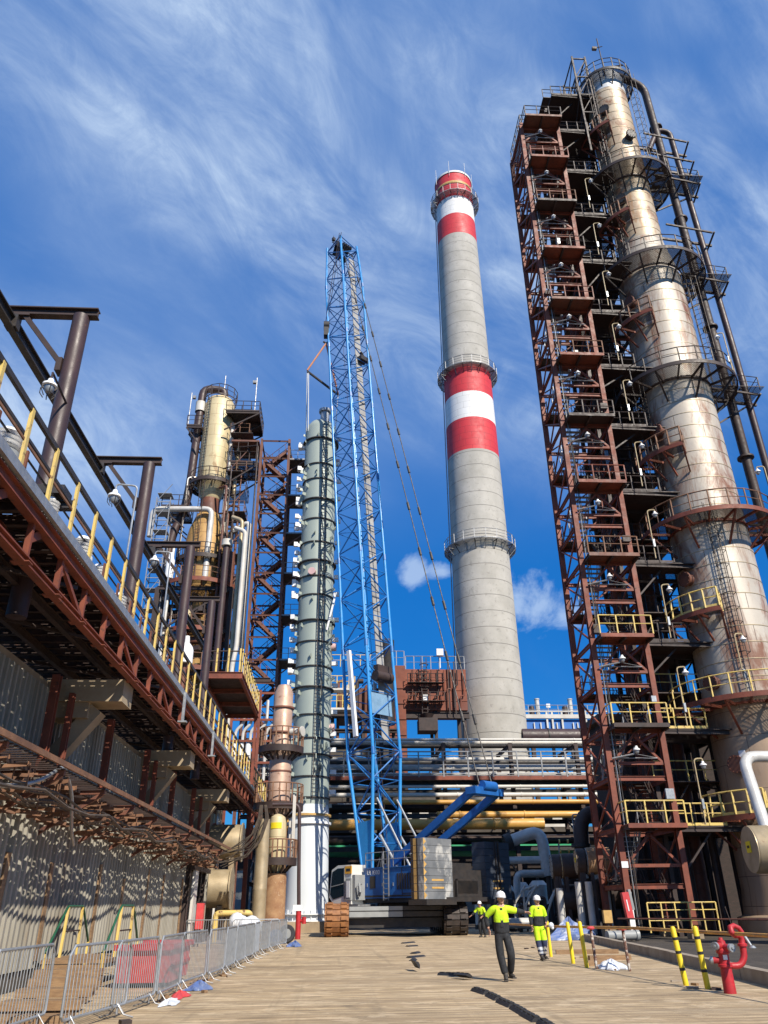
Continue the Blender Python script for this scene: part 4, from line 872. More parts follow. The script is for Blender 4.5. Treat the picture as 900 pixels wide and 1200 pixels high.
# rusty stair tower between reactor and green column
st_ = thing('stair_tower', 'slim rusty stair tower with zigzag flights between cream reactor and green column', 'stair tower', (-8.3, 66, 0))
SW, SD, ST = 2.75, 3.2, 43.6
for x in (0, SW):
    for y in (0, SD): MB().ib((x, y, 0), (x, y, ST), .30, .24, .04, (0, 1, 0)).build('leg', rust_pipe, st_)
n_ = 16; hh = 2.05
for i in range(n_+1):
    e = MB(); f = MB()
    z = ST-.2-i*hh
    for y in (0, SD): e.ib((0, y, z), (SW, y, z), .15, .1, .02)
    for x in (0, SW): e.ib((x, 0, z), (x, SD, z), .2, .12, .02)
    e.beam((0, SD, z), (SW, SD, z-hh), .08); e.beam((SW, 0, z), (SW, SD, z-hh), .08); e.beam((0, SD, z), (0, 0, z-hh), .08)
    xa, xb = (.3, SW-.3) if i % 2 else (SW-.3, .3); ys = (.35, 1.35) if i % 2 else (1.75, 2.75)
    for y in ys:
        f.beam((xa, y, z), (xb, y, z-hh), .04, .3); f.tube((xa, y, z+1), (xb, y, z-hh+1), .03, 4)
        for t in (.1, .4, .7): q = V((xa, y, z)).lerp(V((xb, y, z-hh)), t); f.beam(q, q+V((0, 0, 1)), .04)
    for k in range(1, 10): q = V((xa, 0, z)).lerp(V((xb, 0, z-hh)), k/10); f.bb(q.x-.13, q.x+.13, ys[0], ys[1], q.z-.02, q.z+.02)
    e.build('girt', rust_pipe, st_); f.build('stair_flight', rust_pipe, st_)
for i in range(8):
    z = ST-.2-hh*(2*i+1)
    MB().bb(SW, SW+1.7, .1, 2.8, z-.06, z).build('side_landing', dark_steel, st_)
    rail(st_, [(SW+.1, .1, z), (SW+1.7, .1, z), (SW+1.7, 2.8, z)], grey_rail, h=1.1, sp=.8, r=.03, toe=True)
    e = MB().beam((SW, .2, z-1.4), (SW+1.6, .2, z-.1), .09); e.box((SW+2.0, .3, z+.9), (.35, .3, .4)); e.build('landing_bracket', rust_pipe, st_)

# tall thin riser pipes in front of the stair tower
for x, y, z0, z1, mt_, lb in ((-9.3, 64, 9, 34, tan_clad, 'tall cream riser pipe with an offset bend left of the slim stair tower'), (-8.8, 63, 9, 32.4, white_pipe, 'tall white riser pipe standing against the slim stair tower')):
    t = thing('riser_pipe', lb, 'pipe', (x, y, 0)); MB().pipe([(-1.0, .3, z1-.1), (0, 0, z1-.6), (0, 0, z0+12), (-.22, 0, z0+10.5), (-.22, 0, 0)], .2, .4, 10).build('pipe_run', mt_, t)
t = thing('riser_pipe', 'thick maroon riser with pale collar between the reactor and the white risers', 'pipe', (-10.6, 64.5, 0))
MB().tube((0, 0, 0), (0, 0, 31), .3, 14).build('pipe_run', pipe_maroon, t); MB().tube((0, 0, 31), (0, 0, 31.6), .5, 14).build('pale_collar', white_pipe, t)

# ------------------------------------------------------------------ small pink column and vessels by the wall end
sc_ = thing('small_column', 'faded pink clad small column with two railed discs left of the green column', 'column', (-3.75, 51, 0))
MB().lathe([(.70, 6.6), (.70, 10.2), (.62, 10.4), (.62, 14.2), (.4, 14.7), (0, 14.8)], 28).build('shell', pink_clad, sc_)
MB().lathe([(.6, 0), (.6, 6.6)], 20).build('skirt', rust_conc, sc_)
e = MB()
for z in (7.4, 9.2, 11.6, 13.2): e.slab(.6, .73, z-.05, z+.05, n=28)
e.build('hoop_band', rust_pipe, sc_)
ringplat(sc_, 10.6, .7, 1.4, 150, 400, tray_rust, mf=dark_steel); ringplat(sc_, 7.2, .7, 1.5, 150, 400, tray_rust, mf=dark_steel)
e = MB().tube((.6, -.4, 11.6), (1.3, -.7, 11.6), .22, 10); e.tube((1.3, -.7, 11.6), (1.38, -.74, 11.6), .32, 10); e.build('side_nozzle', white_pipe, sc_)
vv = thing('vertical_vessel', 'cream vessel with yellow label on a rust stained concrete drum at the wall end', 'vessel', (-3.55, 48.6, 0))
MB().lathe([(.64, 0), (.64, 3.3), (.0, 3.35)], 30).build('stained_pedestal', rust_conc, vv)
MB().lathe([(.3, 3.3), (.5, 4.1), (.5, 6.0), (.42, 6.3), (.2, 6.45), (0, 6.5)], 26).build('vessel_shell', reac_top, vv)
o = MB().slab(.505, .52, 5.65, 5.98, radians(225), radians(300), 10).build('yellow_label', sign_yellow, vv)
ringplat(vv, 4.0, .5, 1.15, 180, 400, tray_rust, h=.95, mf=dark_steel)
e = MB().beam((.9, -.4, 4.0), (.9, -.4, 7.5), .09); e.beam((.95, .3, 4.0), (.95, .3, 7.5), .09); e.box((.8, -.2, 5.9), (.25, .25, .35)); e.box((.8, -.2, 5.2), (.2, .25, .3)); e.build('instrument_stand', white_pipe, vv)
dp = thing('duct_pipe', 'thick dusty beige pipe standing upright at the far end of the left wall', 'pipe', (-4.1, 45.5, 0))
MB().lathe([(.36, .5), (.36, 2.4), (.37, 2.45), (.36, 2.5), (.36, 4.2), (.35, 4.6), (.33, 5.9)], 24).build('pipe_shell', tan_clad, dp)
e = MB()
for i in range(16):
    x0 = random.uniform(-.3, .3); z1 = random.uniform(4.6, 5.4); e.path([(x0*.6-.05, -.36, 6.6), (x0, -.46, 5.9), (x0-.3, -.46, z1), (x0-.9, -.3, z1-.5+random.uniform(-.3, .2)), (x0-1.8-random.random(), 0, z1-.9+random.uniform(-.4, .2))], .025, 5)
e.build('cable_bunch', cable_mat, dp)
rp = thing('fire_water_pipe', 'maroon fire water pipe hooking down in front of the white column skirt', 'pipe', (-2.35, 49, 0))
MB().pipe([(-1.6, 0, 7.05), (0, 0, 7.05), (.12, 0, 3), (.18, 0, 1.6)], .11, .4, 10).build('pipe_run', pipe_maroon, rp)
MB().tube((.18, 0, 0), (.18, 0, 1.65), .15, 12).build('red_valve_body', hydrant_red, rp)
e = MB().tube((.18, 0, .9), (.55, -.1, .9), .09, 8); e.tube((.5, -.1, .75), (.5, -.1, 1.1), .12, 8); e.build('side_outlet', hydrant_red, rp)
e = MB().box((.12, -.14, 1.55), (.5, .03, .3)); e.build('white_notice', white_paint, rp)
for i, (x, y, z, lb) in enumerate(((-6.3, 50.5, 2.6, 'lower tan exchanger end showing as a disc past the end of the left wall'), (-6.0, 52, 5.2, 'upper tan exchanger end tucked beneath the far walkway'))):
    t = thing('heat_exchanger', lb, 'exchanger', (x, y, z), group='tan exchangers past the wall end')
    MB().lathe([(0, 0), (1.0, .02), (1.02, .3), (1.02, 2.6), (0, 2.62)], 28).xf(Matrix.Rotation(radians(-90), 4, 'Y') @ Matrix.Translation((0, 0, 0))).build('shell', tan_clad, t)
    MB().tube((.02, 0, 0), (.1, 0, 0), 1.12, 28).build('end_flange', tan_clad, t)
    MB().bb(-1.8, -1.5, -.6, .6, -z, -.9).build('saddle', conc, t); MB().bb(-.6, -.3, -.6, .6, -z, -.9).build('saddle', conc, t)
# ------------------------------------------------------------------ corrugated wall on the left
WX = -7.2
cw = thing('corrugated_wall', 'weathered beige corrugated sheet wall along the left side of the yard', 'wall', (WX, 8, 0))
def corrug(y0, y1, x, z0, z1, pitch=.30, dep=.11):
    mb = MB(); ys = []; y = y0
    while y < y1-.01:
        for dy, dx in ((0, 0), (.36, 0), (.5, dep), (.86, dep)): ys.append((min(y+dy*pitch, y1), dx))
        y += pitch
    ys.append((y1, 0)); vs = []; fs = []
    for yy, dx in ys: vs += [(x+dx, yy, z0), (x+dx, yy, z1)]
    for i in range(len(ys)-1): fs.append((2*i, 2*i+2, 2*i+3, 2*i+1))
    return mb.add(vs, fs)
yy = -4.
while yy < 38.5:
    L = random.choice((3.6, 4.4, 2.9)); L = min(L, 39.2-yy)
    corrug(yy, yy+L-.07, random.uniform(-.03, .02), .42+random.uniform(-.05, .05), 4.4).build('sheet_panel', corr, cw)
    if 5 < yy < 39: MB().box((.10, yy-.04, 1.55+random.uniform(-.2, .3)), (.06, .22, 2.6+random.uniform(-.5, .3)), rx=radians(random.uniform(-3, 3))).build('cover_strip', wood, cw)
    yy += L
yy = -4.
while yy < 39:
    corrug(yy, yy+5.3, -.75, 4.5, 6.9).build('upper_sheet_panel', corr, cw); yy += 5.36
MB().bb(-.9, .05, -4, 40, -.02, .36).build('plinth', conc_dark, cw)
for k in range(9): MB().ib((-.14, -4+5.36*k, 0), (-.14, -4+5.36*k, 7), .2, .2, .02, (0, 1, 0)).build('wall_stanchion', red_steel, cw)
lb_ = thing('service_building', 'dark concrete service building behind the corrugated wall under the walkway', 'building', (-20, 2, 0))
MB().bb(0, 11.8, 0, 46, 0, 6.9).build('wall', conc_dark, lb_); MB().bb(-.3, 12.0, -.3, 46.3, 6.9, 7.15).build('roof_slab', conc, lb_)
# leaning posts and boards at the far end of the wall
t = thing('wall_end_frame', 'pale leaning boards and dark posts closing the far end of the left wall', 'frame', (-6.9, 40.2, 0))
e = MB().box((.1, .9, 2.0), (.12, .9, 4.0), rx=radians(-4)); e.build('pale_board', white_pipe, t)
e = MB()
for y in (-.2, 1.9, 3.1, 4.4): e.ib((-.1, y, 0), (-.1, y+.3, 4.6), .22, .2, .03, (1, 0, 0))
e.bb(-.2, .2, 0, 5, 3.2, 3.4); e.build('post', dark_steel, t)

# ------------------------------------------------------------------ cable tray shelf on the wall
ct = thing('cable_tray', 'rusty cable tray shelf with ragged hangers jutting from the corrugated wall', 'cable tray', (WX, 4, 0))
TL = 41
e = MB().beam((1.55, -4, 4.2), (1.55, TL-.5, 4.34), .05, .11); e.build('edge_angle', tray_rust, ct)
e = MB().beam((.9, -4, 4.12), (.9, TL, 4.22), .06, .16); e.beam((.2, -4, 4.12), (.2, TL, 4.22), .06, .16); e.build('tray_runner', dark_steel, ct)
for k in range(14):
    y = -2.5+k*3.1
    MB().beam((.05, y, 3.2), (1.45, y, 4.08), .09).beam((.05, y, 4.1), (1.5, y, 4.12), .1).build('tray_bracket', rust_pipe, ct)
rest = MB(); rest2 = MB()
for k in range(330):                                              # bent hanger straps, every one a bit different
    y = 2+k*(TL-3)/330+random.uniform(-.05, .05); x0 = random.uniform(.1, .5); x1 = x0+random.uniform(.35, .95); z = 4.0+.0025*y-random.choice((0, 0, .12, .28, .45, .62))
    e = MB() if k < 100 else rest
    e.beam((x0, y, z+random.uniform(-.06, .06)), (min(x1, 1.5), y+random.uniform(-.16, .16), z+random.uniform(-.10, .06)), .014, random.uniform(.05, .10), (random.uniform(-.5, .5), 0, 1))
    if k % 3 == 0: e.beam((x1, y, z-.02), (x1, y, 4.1), .02, .03)
    if k < 100: e.build('hanger_strap', tray_rust, ct)
rest.build('hanger_strap', tray_rust, ct)['kind'] = 'stuff'
for k in range(160):
    y = 2+k*(TL-3)/160; e = MB() if k < 100 else rest2; e.beam((.12, y, 4.15), (1.52, y, 4.17), random.choice((.04, .08, .10)), .02)
    if k < 100: e.build('tray_rung', dark_steel, ct)
rest2.build('tray_rung', dark_steel, ct)['kind'] = 'stuff'
for i in range(9):
    x = .25+.14*i; z0 = 3.55+.05*(i % 4)
    pts = [(x+random.uniform(-.06, .06), -1+q*1.5, z0+.003*q+.10*sin(q*2.1+i)+random.uniform(-.04, .04)) for q in range(27)]
    o = MB().path(pts, .022+.006*(i % 3), 5).build('sagging_cable', cable_mat); o.location = (WX, 4, 0)
    tag(o, 'dusty sagging cable slung in the rusty tray along the corrugated wall', 'cable', 'cables in the wall tray')
o = MB().pipe([(.5, 6, 3.95), (.9, 8, 3.5), (1.3, 9.6, 3.75), (1.35, 10.9, 4.3), (1.2, 11.6, 4.28), (1.15, 12.4, 3.9), (1.0, 13.2, 3.2), (.7, 14.5, 3.0)], .04, 1.2, 8).build('looped_hose', galv); o.location = (WX, 6.4, 0)
tag(o, 'thick grey hose looping over the near edge of the rusty cable tray', 'hose')

# ------------------------------------------------------------------ concrete corbels and the elevated walkway
for i, y in enumerate((11.2, 21.8, 32.6, 44.0)):
    t = thing('concrete_bracket', ['cracked concrete beam end carrying the walkway, nearest the camera', 'cracked concrete beam end carrying the walkway, second from the camera', 'concrete beam end under the walkway, third from the camera', 'concrete beam end under the walkway, farthest from the camera'][i], 'bracket', (WX, y, 0), group='concrete walkway brackets')
    MB().bb(-1.2, 1.25, -.5, .5, 6.62, 7.22).bb(-1.2, .35, -.4, .4, 6.2, 6.618).build('beam', conc, t)
    MB().beam((-.7, 0, 4.9), (.5, 0, 6.5), .5, .4).build('strut', conc, t)
    MB().ib((-.05, -.62, 4.3), (-.05, -.62, 6.8), .16, .14, .03, (0, 1, 0)).build('steel_post', red_steel, t)
WK0, WK1 = 3.0, 63.5
wk = thing('elevated_walkway', 'long red truss walkway with open grating and yellow rail posts along the left', 'walkway', (-5.6, WK0, 0))
LW = WK1-WK0; zf = lambda y: 8.3+.004*y
e = MB().beam((0, 0, zf(0)), (0, LW, zf(LW)), .10, .20); e.build('edge_channel', galv, wk)
e = MB().ib((-.12, 0, zf(0)-.26), (-.12, LW, zf(LW)-.26), .26, .18, .03); e.build('upper_chord', red_steel, wk)
e = MB().ib((-.2, 0, zf(0)-1.10), (-.2, LW, zf(LW)-1.10), .16, .18, .03); e.build('lower_chord', red_steel, wk)
n_ = 36
for i in range(n_):
    y = LW*i/n_; y2 = LW*(i+1)/n_; z = zf(y)
    e = MB().beam((-.16, y, z-1.05), (-.16, y, z-.38), .11, .08)
    if i % 3 == 1: e.beam((-.16, y, z-.42), (-.16, y2, z-1.06), .08, .09)
    e.beam((-.16, y, z-.7), (-.16, y+.45, z-.40), .03, .16)
    e.beam((-.2, y, z-1.05), (-.75, y, z-.36), .09, .08); e.box((-.2, y, z-1.17), (.34, .2, .02))
    e.build('truss_web', red_steel, wk)
e = MB()
for i in range(100): y = LW*i/100; e.ib((-3.9, y, zf(y)-.24), (-.2, y, zf(y)-.24), .20, .12, .02)
for x in (-1.4, -2.6, -3.8): e.ib((x, 0, zf(0)-.45), (x, LW, zf(LW)-.45), .22, .14, .02)
for i in range(14): y = 1+LW*i/14; e.beam((-3.8, y, zf(y)-.5), (-.2, y+3.4, zf(y)-.5), .08)
e.build('floor_joist', dark_steel, wk)
e = MB(); e.add([(-4.2, 0, zf(0)-.09), (-.05, 0, zf(0)-.09), (-.05, LW, zf(LW)-.09), (-4.2, LW, zf(LW)-.09)], [(0, 1, 2, 3)]); e.build('grating_floor', grate_floor, wk)
rl = MB().beam((0, 0, zf(0)+1.22), (0, LW, zf(LW)+1.30), .07, .11).beam((-.5, 0, zf(0)+1.32), (-.5, LW, zf(LW)+1.36), .05, .07).tube((-.65, 0, zf(0)+1.16), (-.65, LW, zf(LW)+1.2), .025, 5).build('guard_rail', black_steel, wk)
MB().beam((0, 0, zf(0)+.58), (0, LW, zf(LW)+.6), .03, .05).build('mid_rail', tray_rust, wk)
y = .55
while y < LW-.2:
    MB().box((.02, y, zf(y)+.62), (.055, .10, 1.22)).build('rail_post', yellow_paint, rl)
    if random.random() < .55: MB().box((-.42, y-.25, zf(y)+.52), (.05, .07, 1.0)).build('inner_post', rust_pipe, wk)
    y += 1.36
for y in (51.5, 60.0):
    for x in (-.3, -3.8): MB().ib((x, y, 0), (x, y, 7.3), .3, .26, .04, (0, 1, 0)).build('trestle_leg', red_steel, wk)
for y, h_ in ((24.5, .85), (31.5, .85)): MB().beam((.10, y, zf(y)-1.0), (.10, y, zf(y)+.0), .09).box((.10, y, zf(y)-1.02), (.3, .2, .05)).build('white_hanger', galv, wk)
# conduits and kit on the walkway
for i, (x, z, r_) in enumerate(((-6.5, 8.75, .09), (-6.8, 9.0, .06), (-7.6, 8.8, .16))):
    o = MB().tube((0, 0, 0), (0, 45, .18), r_, 8).build('conduit', (black_steel, dark_steel, rust_pipe)[i]); o.location = (x, 7, z)
    tag(o, ['black conduit running just behind the walkway railing', 'thin brown conduit above the black one on the walkway', 'fat rusty conduit at the back of the walkway'][i], 'conduit', 'conduits along the walkway')
for i, (x, y, s_) in enumerate(((-6.3, 11.2, 1.15), (-6.35, 12.6, 1.1), (-6.3, 14.9, .9), (-6.35, 17.4, 1.1), (-6.3, 18.7, .95), (-6.35, 20.9, 1))):
    t = thing('ribbed_canister', f'white ribbed canister on the walkway behind the yellow posts, {NTH[i]} from the camera', 'canister', (x, y, 8.36), group='ribbed canisters on the walkway')
    MB().lathe([(0, 0), (.26*s_, 0), (.26*s_, .75*s_), (.18*s_, .8*s_)], 18).build('canister_body', white_paint if i % 3 != 1 else grey_box, t)
    e = MB()
    for k in range(4): e.lathe([(.16*s_, (.80+.09*k)*s_), (.25*s_, (.83+.09*k)*s_), (.16*s_, (.88+.09*k)*s_)], 18)
    e.lathe([(.15*s_, 1.15*s_), (.12*s_, 1.22*s_), (0, 1.23*s_)], 12); e.build('ribbed_neck', white_clean, t)
    if i == 0: text('painted_number', '6', .26, (.2, -.185, .42), (radians(90), 0, radians(45)), black_paint, t, .004)
# upper crossing gallery at the far end of the walkway
ug = thing('upper_gallery', 'short higher gallery with yellow posts crossing above the far walkway', 'walkway', (-5.4, 41.3, 1.75))
ug.scale = (.9, .7, 1)
MB().bb(-2.3, .0, 0, 14, 11.1, 11.2).build('gallery_floor', dark_steel, ug)
e = MB()
for x in (-2.3, 0): e.ib((x, 0, 11), (x, 14, 11), .34, .2, .03)
for y in (0, 4.6, 9.2, 14): e.ib((-2.2, y, 11), (-.1, y, 11), .3, .2, .03)
e.ib((-2.4, -.1, 11.0), (.1, -.1, 11), .36, .2, .03)
e.build('gallery_frame', red_steel, ug)
rl = MB().tube((.02, 0, 12.35), (.02, 14, 12.35), .04, 6).tube((-2.3, -.05, 12.35), (.02, -.05, 12.35), .04, 6).tube((.02, 0, 11.8), (.02, 14, 11.8), .03, 6).tube((-2.3, -.05, 11.8), (.02, -.05, 11.8), .03, 6).build('guard_rail', dark_steel, ug)
for i in range(13): MB().box((.03, .1+1.14*i, 11.85), (.06, .1, 1.3)).build('rail_post', yellow_paint, rl)
for i in range(4): MB().box((-2.2+.7*i, -.06, 11.85), (.1, .06, 1.3)).build('rail_post', yellow_paint, rl)
for x, y in ((-2.2, .3), (-.1, 13.7), (-2.2, 13.7)): MB().ib((x, y, 6.7), (x, y, 11), .2, .2, .03, (0, 1, 0)).build('gallery_post', red_steel, ug)
# red frame at the walkway end
rf = thing('red_portal', 'red steel portal with cross members at the far end of the walkway', 'portal', (-6.7, 64.6, 0))
rf.scale = (1.25, 1, 1.22)
e = MB()
for x in (0, 1.15, -1.8): e.ib((x, 0, 4), (x, 0, 14.6), .2, .18, .03, (0, 1, 0))
for z in (8.6, 9.8, 11.2, 12.6, 14.4): e.beam((-1.8, 0, z), (1.15, 0, z), .14)
e.beam((-1.8, 0, 12.6), (0, 0, 14.4), .1); e.build('steel_frame', red_steel, rf)
MB().ib((-3, -.1, 15.3), (.6, -.1, 15.3), .3, .2, .04).build('top_beam', dark_steel, rf)
e = MB()
for i in range(5): x = -1.5+.5*i; e.pipe([(x, .25, 8), (x, .25, 11.9), (x+.5, .25, 12.4), (x+.5, .4, 14)], .1, .3, 8)
e.build('riser_bundle', silver, rf)
for i in range(3): MB().tube((-.6-.45*i, .2, 10.3), (-.6-.45*i, .2, 11.1), .17, 10).build('white_drum', white_clean, rf)

# ------------------------------------------------------------------ gallows posts with monorail
gp = []
for i, (x, y, zt) in enumerate(((-6.95, 16.0, 15.55), (-7.0, 24.2, 15.95), (-7.0, 32.6, 16.5), (-7.0, 39.4, 16.4))):
    t = thing('gallows_post', ['thick brown pipe post with gallows arm, nearest and largest at left', 'brown pipe post with gallows arm, second from the camera', 'brown pipe post with gallows arm before the reactor, third from the camera', 'short brown pipe post with gallows arm, farthest from the camera'][i], 'post', (x, y, 7.15), group='gallows posts along the walkway')
    H = zt-7.15
    MB().tube((0, 0, 0), (0, 0, H-.12), .215, 20).build('post', pipe_maroon, t)
    MB().ib((-2.15, 0, H), (.42, 0, H), .26, .22, .035).build('arm', dark_steel, t)
    MB().beam((-1.45, 0, H-.12), (-.2, 0, H-1.75), .11, .13).box((-.27, 0, H-1.75), (.14, .3, .4)).box((-1.5, 0, H-.15), (.4, .22, .04)).build('knee_brace', dark_steel, t)
    if i == 0: MB().bb(-1.9, .55, -.25, .3, 2.9, 3.12).ib((-1.7, .1, 2.75), (.75, .1, 2.75), .2, .2, .03).build('cross_beam', black_steel, t)
    MB().box((-1.72, 0, H-.36), (.3, .24, .4)).build('rail_hanger', black_steel, t)
mr = MB().ib((0, 0, 0), (0, 42, 1.55), .36, .2, .04).build('monorail_beam', black_steel); mr.location = (-8.68, 9, 14.88); tag(mr, 'long black monorail beam hung below the gallows arms', 'beam')
for i, (x, y, z, gm, lb) in enumerate(((-6.72, 14.6, 12.2, dark_steel, 'caged lamp hanging from a short dark arm beside the nearest gallows post'), (-7.05, 21.2, 12.9, galv, 'caged lamp on a thin grey hooked post before the second gallows post'), (-7.75, 29.5, 14.35, galv, 'caged lamp on a thin hooked post before the third gallows post'))):
    t = thing('caged_lamp', lb, 'light', (x, y, z), group='caged lamps above the walkway')
    if i == 0: MB().tube((0, 0, .36), (-.1, 1.35, .40), .03, 6).tube((0, 0, .36), (0, 0, .18), .025, 6).build('lamp_arm', gm, t)
    else: MB().pipe([(0, 0, .16), (0, 0, .42), (.62, .1, .42), (.62, .1, 8.4-z)], .03, .14, 7).build('lamp_post', gm, t)
    lamp_parts(t, (0, 0, 0), 1.0 if i else .85)
    e = MB()
    for k in range(6): a = pi/3*k; e.path([(.19*cos(a), .19*sin(a), -.05), (.19*cos(a), .19*sin(a), -.2), (.1*cos(a), .1*sin(a), -.33)], .012, 4)
    e.build('wire_cage', black_steel, t)
    if i: MB().tube((.62, .1, 8.36-z), (.62, .1, 8.46-z), .09, 8).build('post_foot', galv, t)
vb = thing('vent_bell', 'white bell shaped vent cap on the walkway between gallows posts and reactor', 'vent', (-6.9, 33.6, 11.2))
MB().lathe([(0, 1.25), (.1, 1.25), (.13, 1.0), (.12, .95), (.28, .75), (.33, .6), (.34, 0), (0, 0)], 18).build('bell_cap', white_clean, vb)
MB().tube((0, 0, -2.85), (0, 0, .02), .12, 10).build('vent_pipe', rust_pipe, vb)
sp_ = thing('sagging_pipe', 'fat maroon pipe elbow dipping behind the walkway posts near the reactor', 'pipe', (-7.9, 34, 8.4))
MB().pipe([(-5, 1, 1.3), (0, 0, 1.3), (.7, 2.4, .6), (.7, 6, .5)], .3, 1.0, 12).build('pipe_run', pipe_maroon, sp_)

# ------------------------------------------------------------------ crawler crane
HA = atan2(.766, -.643)                                             # heading of the superstructure
RZm = Matrix.Rotation(HA, 4, 'Z')
cr_ = thing('crawler_crane', 'big blue lattice boom crawler crane with white cab parked across the yard', 'crane', (4.3, 55.2, 0))
def cb_(mb, name, mat, par=None): return mb.xf(RZm).build(name, mat, par or cr_)
for x in (-4.32, 2.72):                                              # crawlers point at the camera
    tr = MB()
    def loop(k, n=64, L=8.6, r=.82):
        per = 2*(L-2*r)+2*pi*r; s = per*(k % n)/n; a = L-2*r
        if s < a: return (-(L/2-r)+s, 2*r, 0)
        s -= a
        if s < pi*r: t = s/r; return ((L/2-r)+r*sin(t), r+r*cos(t), t)
        s -= pi*r
        if s < a: return ((L/2-r)-s, 0, pi)
        s -= a; t = s/r; return (-(L/2-r)-r*sin(t), r-r*cos(t), pi+t)
    for k in range(64):
        yy, zz_, t = loop(k, 64)
        tr.box((x, yy, zz_+.06), (1.42, .27, .11), rx=-t)
        for q in (-.42, .42): 
            n_ = V((0, sin(t), cos(t))); tr.box((x+q, yy+n_.y*.07, zz_+.06+n_.z*.07), (.34, .20, .12), rx=-t)
    o = tr.build('crawler_track', track_rust if x < 0 else track_dark, cr_)
    f = MB().bb(x-.42, x+.42, -3.6, 3.6, .35, 1.40)
    for q in (-3.4, -2.2, -1.1, 0, 1.1, 2.2, 3.4): f.tube((x-.5, q, .42), (x+.5, q, .42), .34, 14)
    f.tube((x-.45, -3.45, .86), (x+.45, -3.45, .86), .7, 18); f.tube((x-.45, 3.45, .86), (x+.45, 3.45, .86), .7, 18)
    f.build('track_frame', track_dark, o)
e = MB().bb(-3.6, 2.0, -1.3, -.7, .75, 1.52); e.bb(-3.6, 2.0, .8, 1.4, .75, 1.52); e.bb(-2.6, 1.0, -1.4, 1.5, .6, 1.5); e.build('carbody', black_steel, cr_)
e = MB().bb(-3.58, -.4, -3.75, -3.55, 1.02, 1.30).bb(-3.58, -.4, -3.78, -3.54, 1.36, 1.58); e.build('front_step_beam', grey_box, cr_)
e = MB().bb(-.38, 2.0, -3.75, -3.55, 1.02, 1.30).bb(-.38, 2.0, -3.78, -3.54, 1.36, 1.58).bb(-3.6, 2.0, -3.3, -2.9, .45, .95); e.build('dark_step_beam', black_steel, cr_)
MB().lathe([(1.5, 1.5), (1.6, 1.55), (1.6, 1.75), (1.4, 1.8)], 30).build('slewing_ring', black_steel, cr_)
cb_(MB().bb(-5.6, 2.6, -2.0, 2.0, 1.78, 2.02), 'turntable_deck', black_steel)
mh = cb_(MB().bb(-3.4, 1.5, 1.0, 2.1, 2.03, 3.75).bb(-3.4, 1.5, -2.1, -1.0, 2.03, 3.75), 'machine_house', crane_blue)
cb_(MB().bb(-2.0, -1.96, 2.10, 2.12, 2.1, 3.7).bb(-.35, -.31, 2.10, 2.12, 2.1, 3.7).bb(-3.3, -2.0, 2.103, 2.115, 2.25, 2.3), 'door_seam', black_steel, mh)
cb_(MB().bb(.45, .95, 2.103, 2.12, 2.6, 3.3), 'air_grille', black_steel, mh)
cb_(MB().bb(-3.4, 1.5, .95, 2.16, 3.75, 3.80), 'roof_plate', crane_blue, mh)
t_ = text('lettering', 'LR 1300', .36, (0, 0, 0), (0, 0, 0), white_paint, cr_, .004)
t_.matrix_local = RZm @ Matrix.Translation((.62, 2.125, 3.5)) @ Matrix.Rotation(pi, 4, 'Z') @ Matrix.Rotation(pi/2, 4, 'X')
e = MB()
for x in (-.52, -.98): e.beam((x, 2.3, 1.9), (x, 2.3, 4.7), .06)
for i in range(9): e.beam((-.52, 2.3, 2.0+i*.28), (-.98, 2.3, 2.0+i*.28), .05)
cb_(e, 'access_ladder', grey_rail)
e = MB().bb(-5.5, 1.5, -1.0, 1.0, 2.03, 2.9).tube((-1.2, -.8, 3.2), (-1.2, .8, 3.2), .55, 16).tube((-2.8, -.8, 3.1), (-2.8, .8, 3.1), .5, 16); cb_(e, 'winch_drum', black_steel)
for k_ in range(7): cb_(MB().bb(-3.0+.22*k_, -2.86+.22*k_, 2.103, 2.13, 2.5, 3.4), 'louvre', black_steel, mh)
for x in (-1.2, -.2, 1.2): cb_(MB().bb(x-.03, x+.03, 2.103, 2.14, 2.7, 2.9), 'door_handle', galv, mh)
cb_(MB().bb(-3.39, 1.49, 2.101, 2.108, 2.1, 2.2), 'dark_sill', black_steel, mh)
e = MB()
for x in (-3.3, -2.2, -1.2, -.2, .8, 1.4): e.beam((x, 2.08, 3.8), (x, 2.08, 4.7), .04)
for z in (4.25, 4.68): e.tube((-3.3, 2.08, z), (1.4, 2.08, z), .025, 6)
cb_(e, 'roof_railing', grey_rail)
for k_ in range(5): cb_(MB().path([(.9-.3*k_, 1.5, 3.8), (1.2-.2*k_, 1.0, 4.4+.1*k_), (1.9, .6-.3*k_, 4.3), (2.0, .5-.25*k_, 3.2)], .04, 6), 'hydraulic_hose', black_rubber)
# cab: slanted windscreen to the front, dark glazing, white frame
cabp = [(1.75, 1.72), (3.5, 1.72), (3.95, 2.15), (3.72, 3.75), (3.1, 4.0), (1.75, 4.0)]
def prism(mb, prof, y0, y1):
    n = len(prof); vs = [(x, y0, z) for x, z in prof]+[(x, y1, z) for x, z in prof]
    return mb.add(vs, [tuple(reversed(range(n))), tuple(range(n, 2*n))]+[(i, (i+1) % n, n+(i+1) % n, n+i) for i in range(n)])
cab = cb_(prism(MB(), cabp, 1.75, 3.0), 'cab', cab_white)
cb_(prism(MB(), [(2.45, 2.2), (3.55, 2.0), (3.84, 2.3), (3.64, 3.62), (3.1, 3.82), (2.45, 3.82)], 3.003, 3.02), 'side_window', glass, cab)
cb_(MB().add([(3.965, 1.85, 2.2), (3.965, 2.9, 2.2), (3.745, 2.9, 3.7), (3.745, 1.85, 3.7)], [(0, 1, 2, 3)]), 'windscreen', glass, cab)
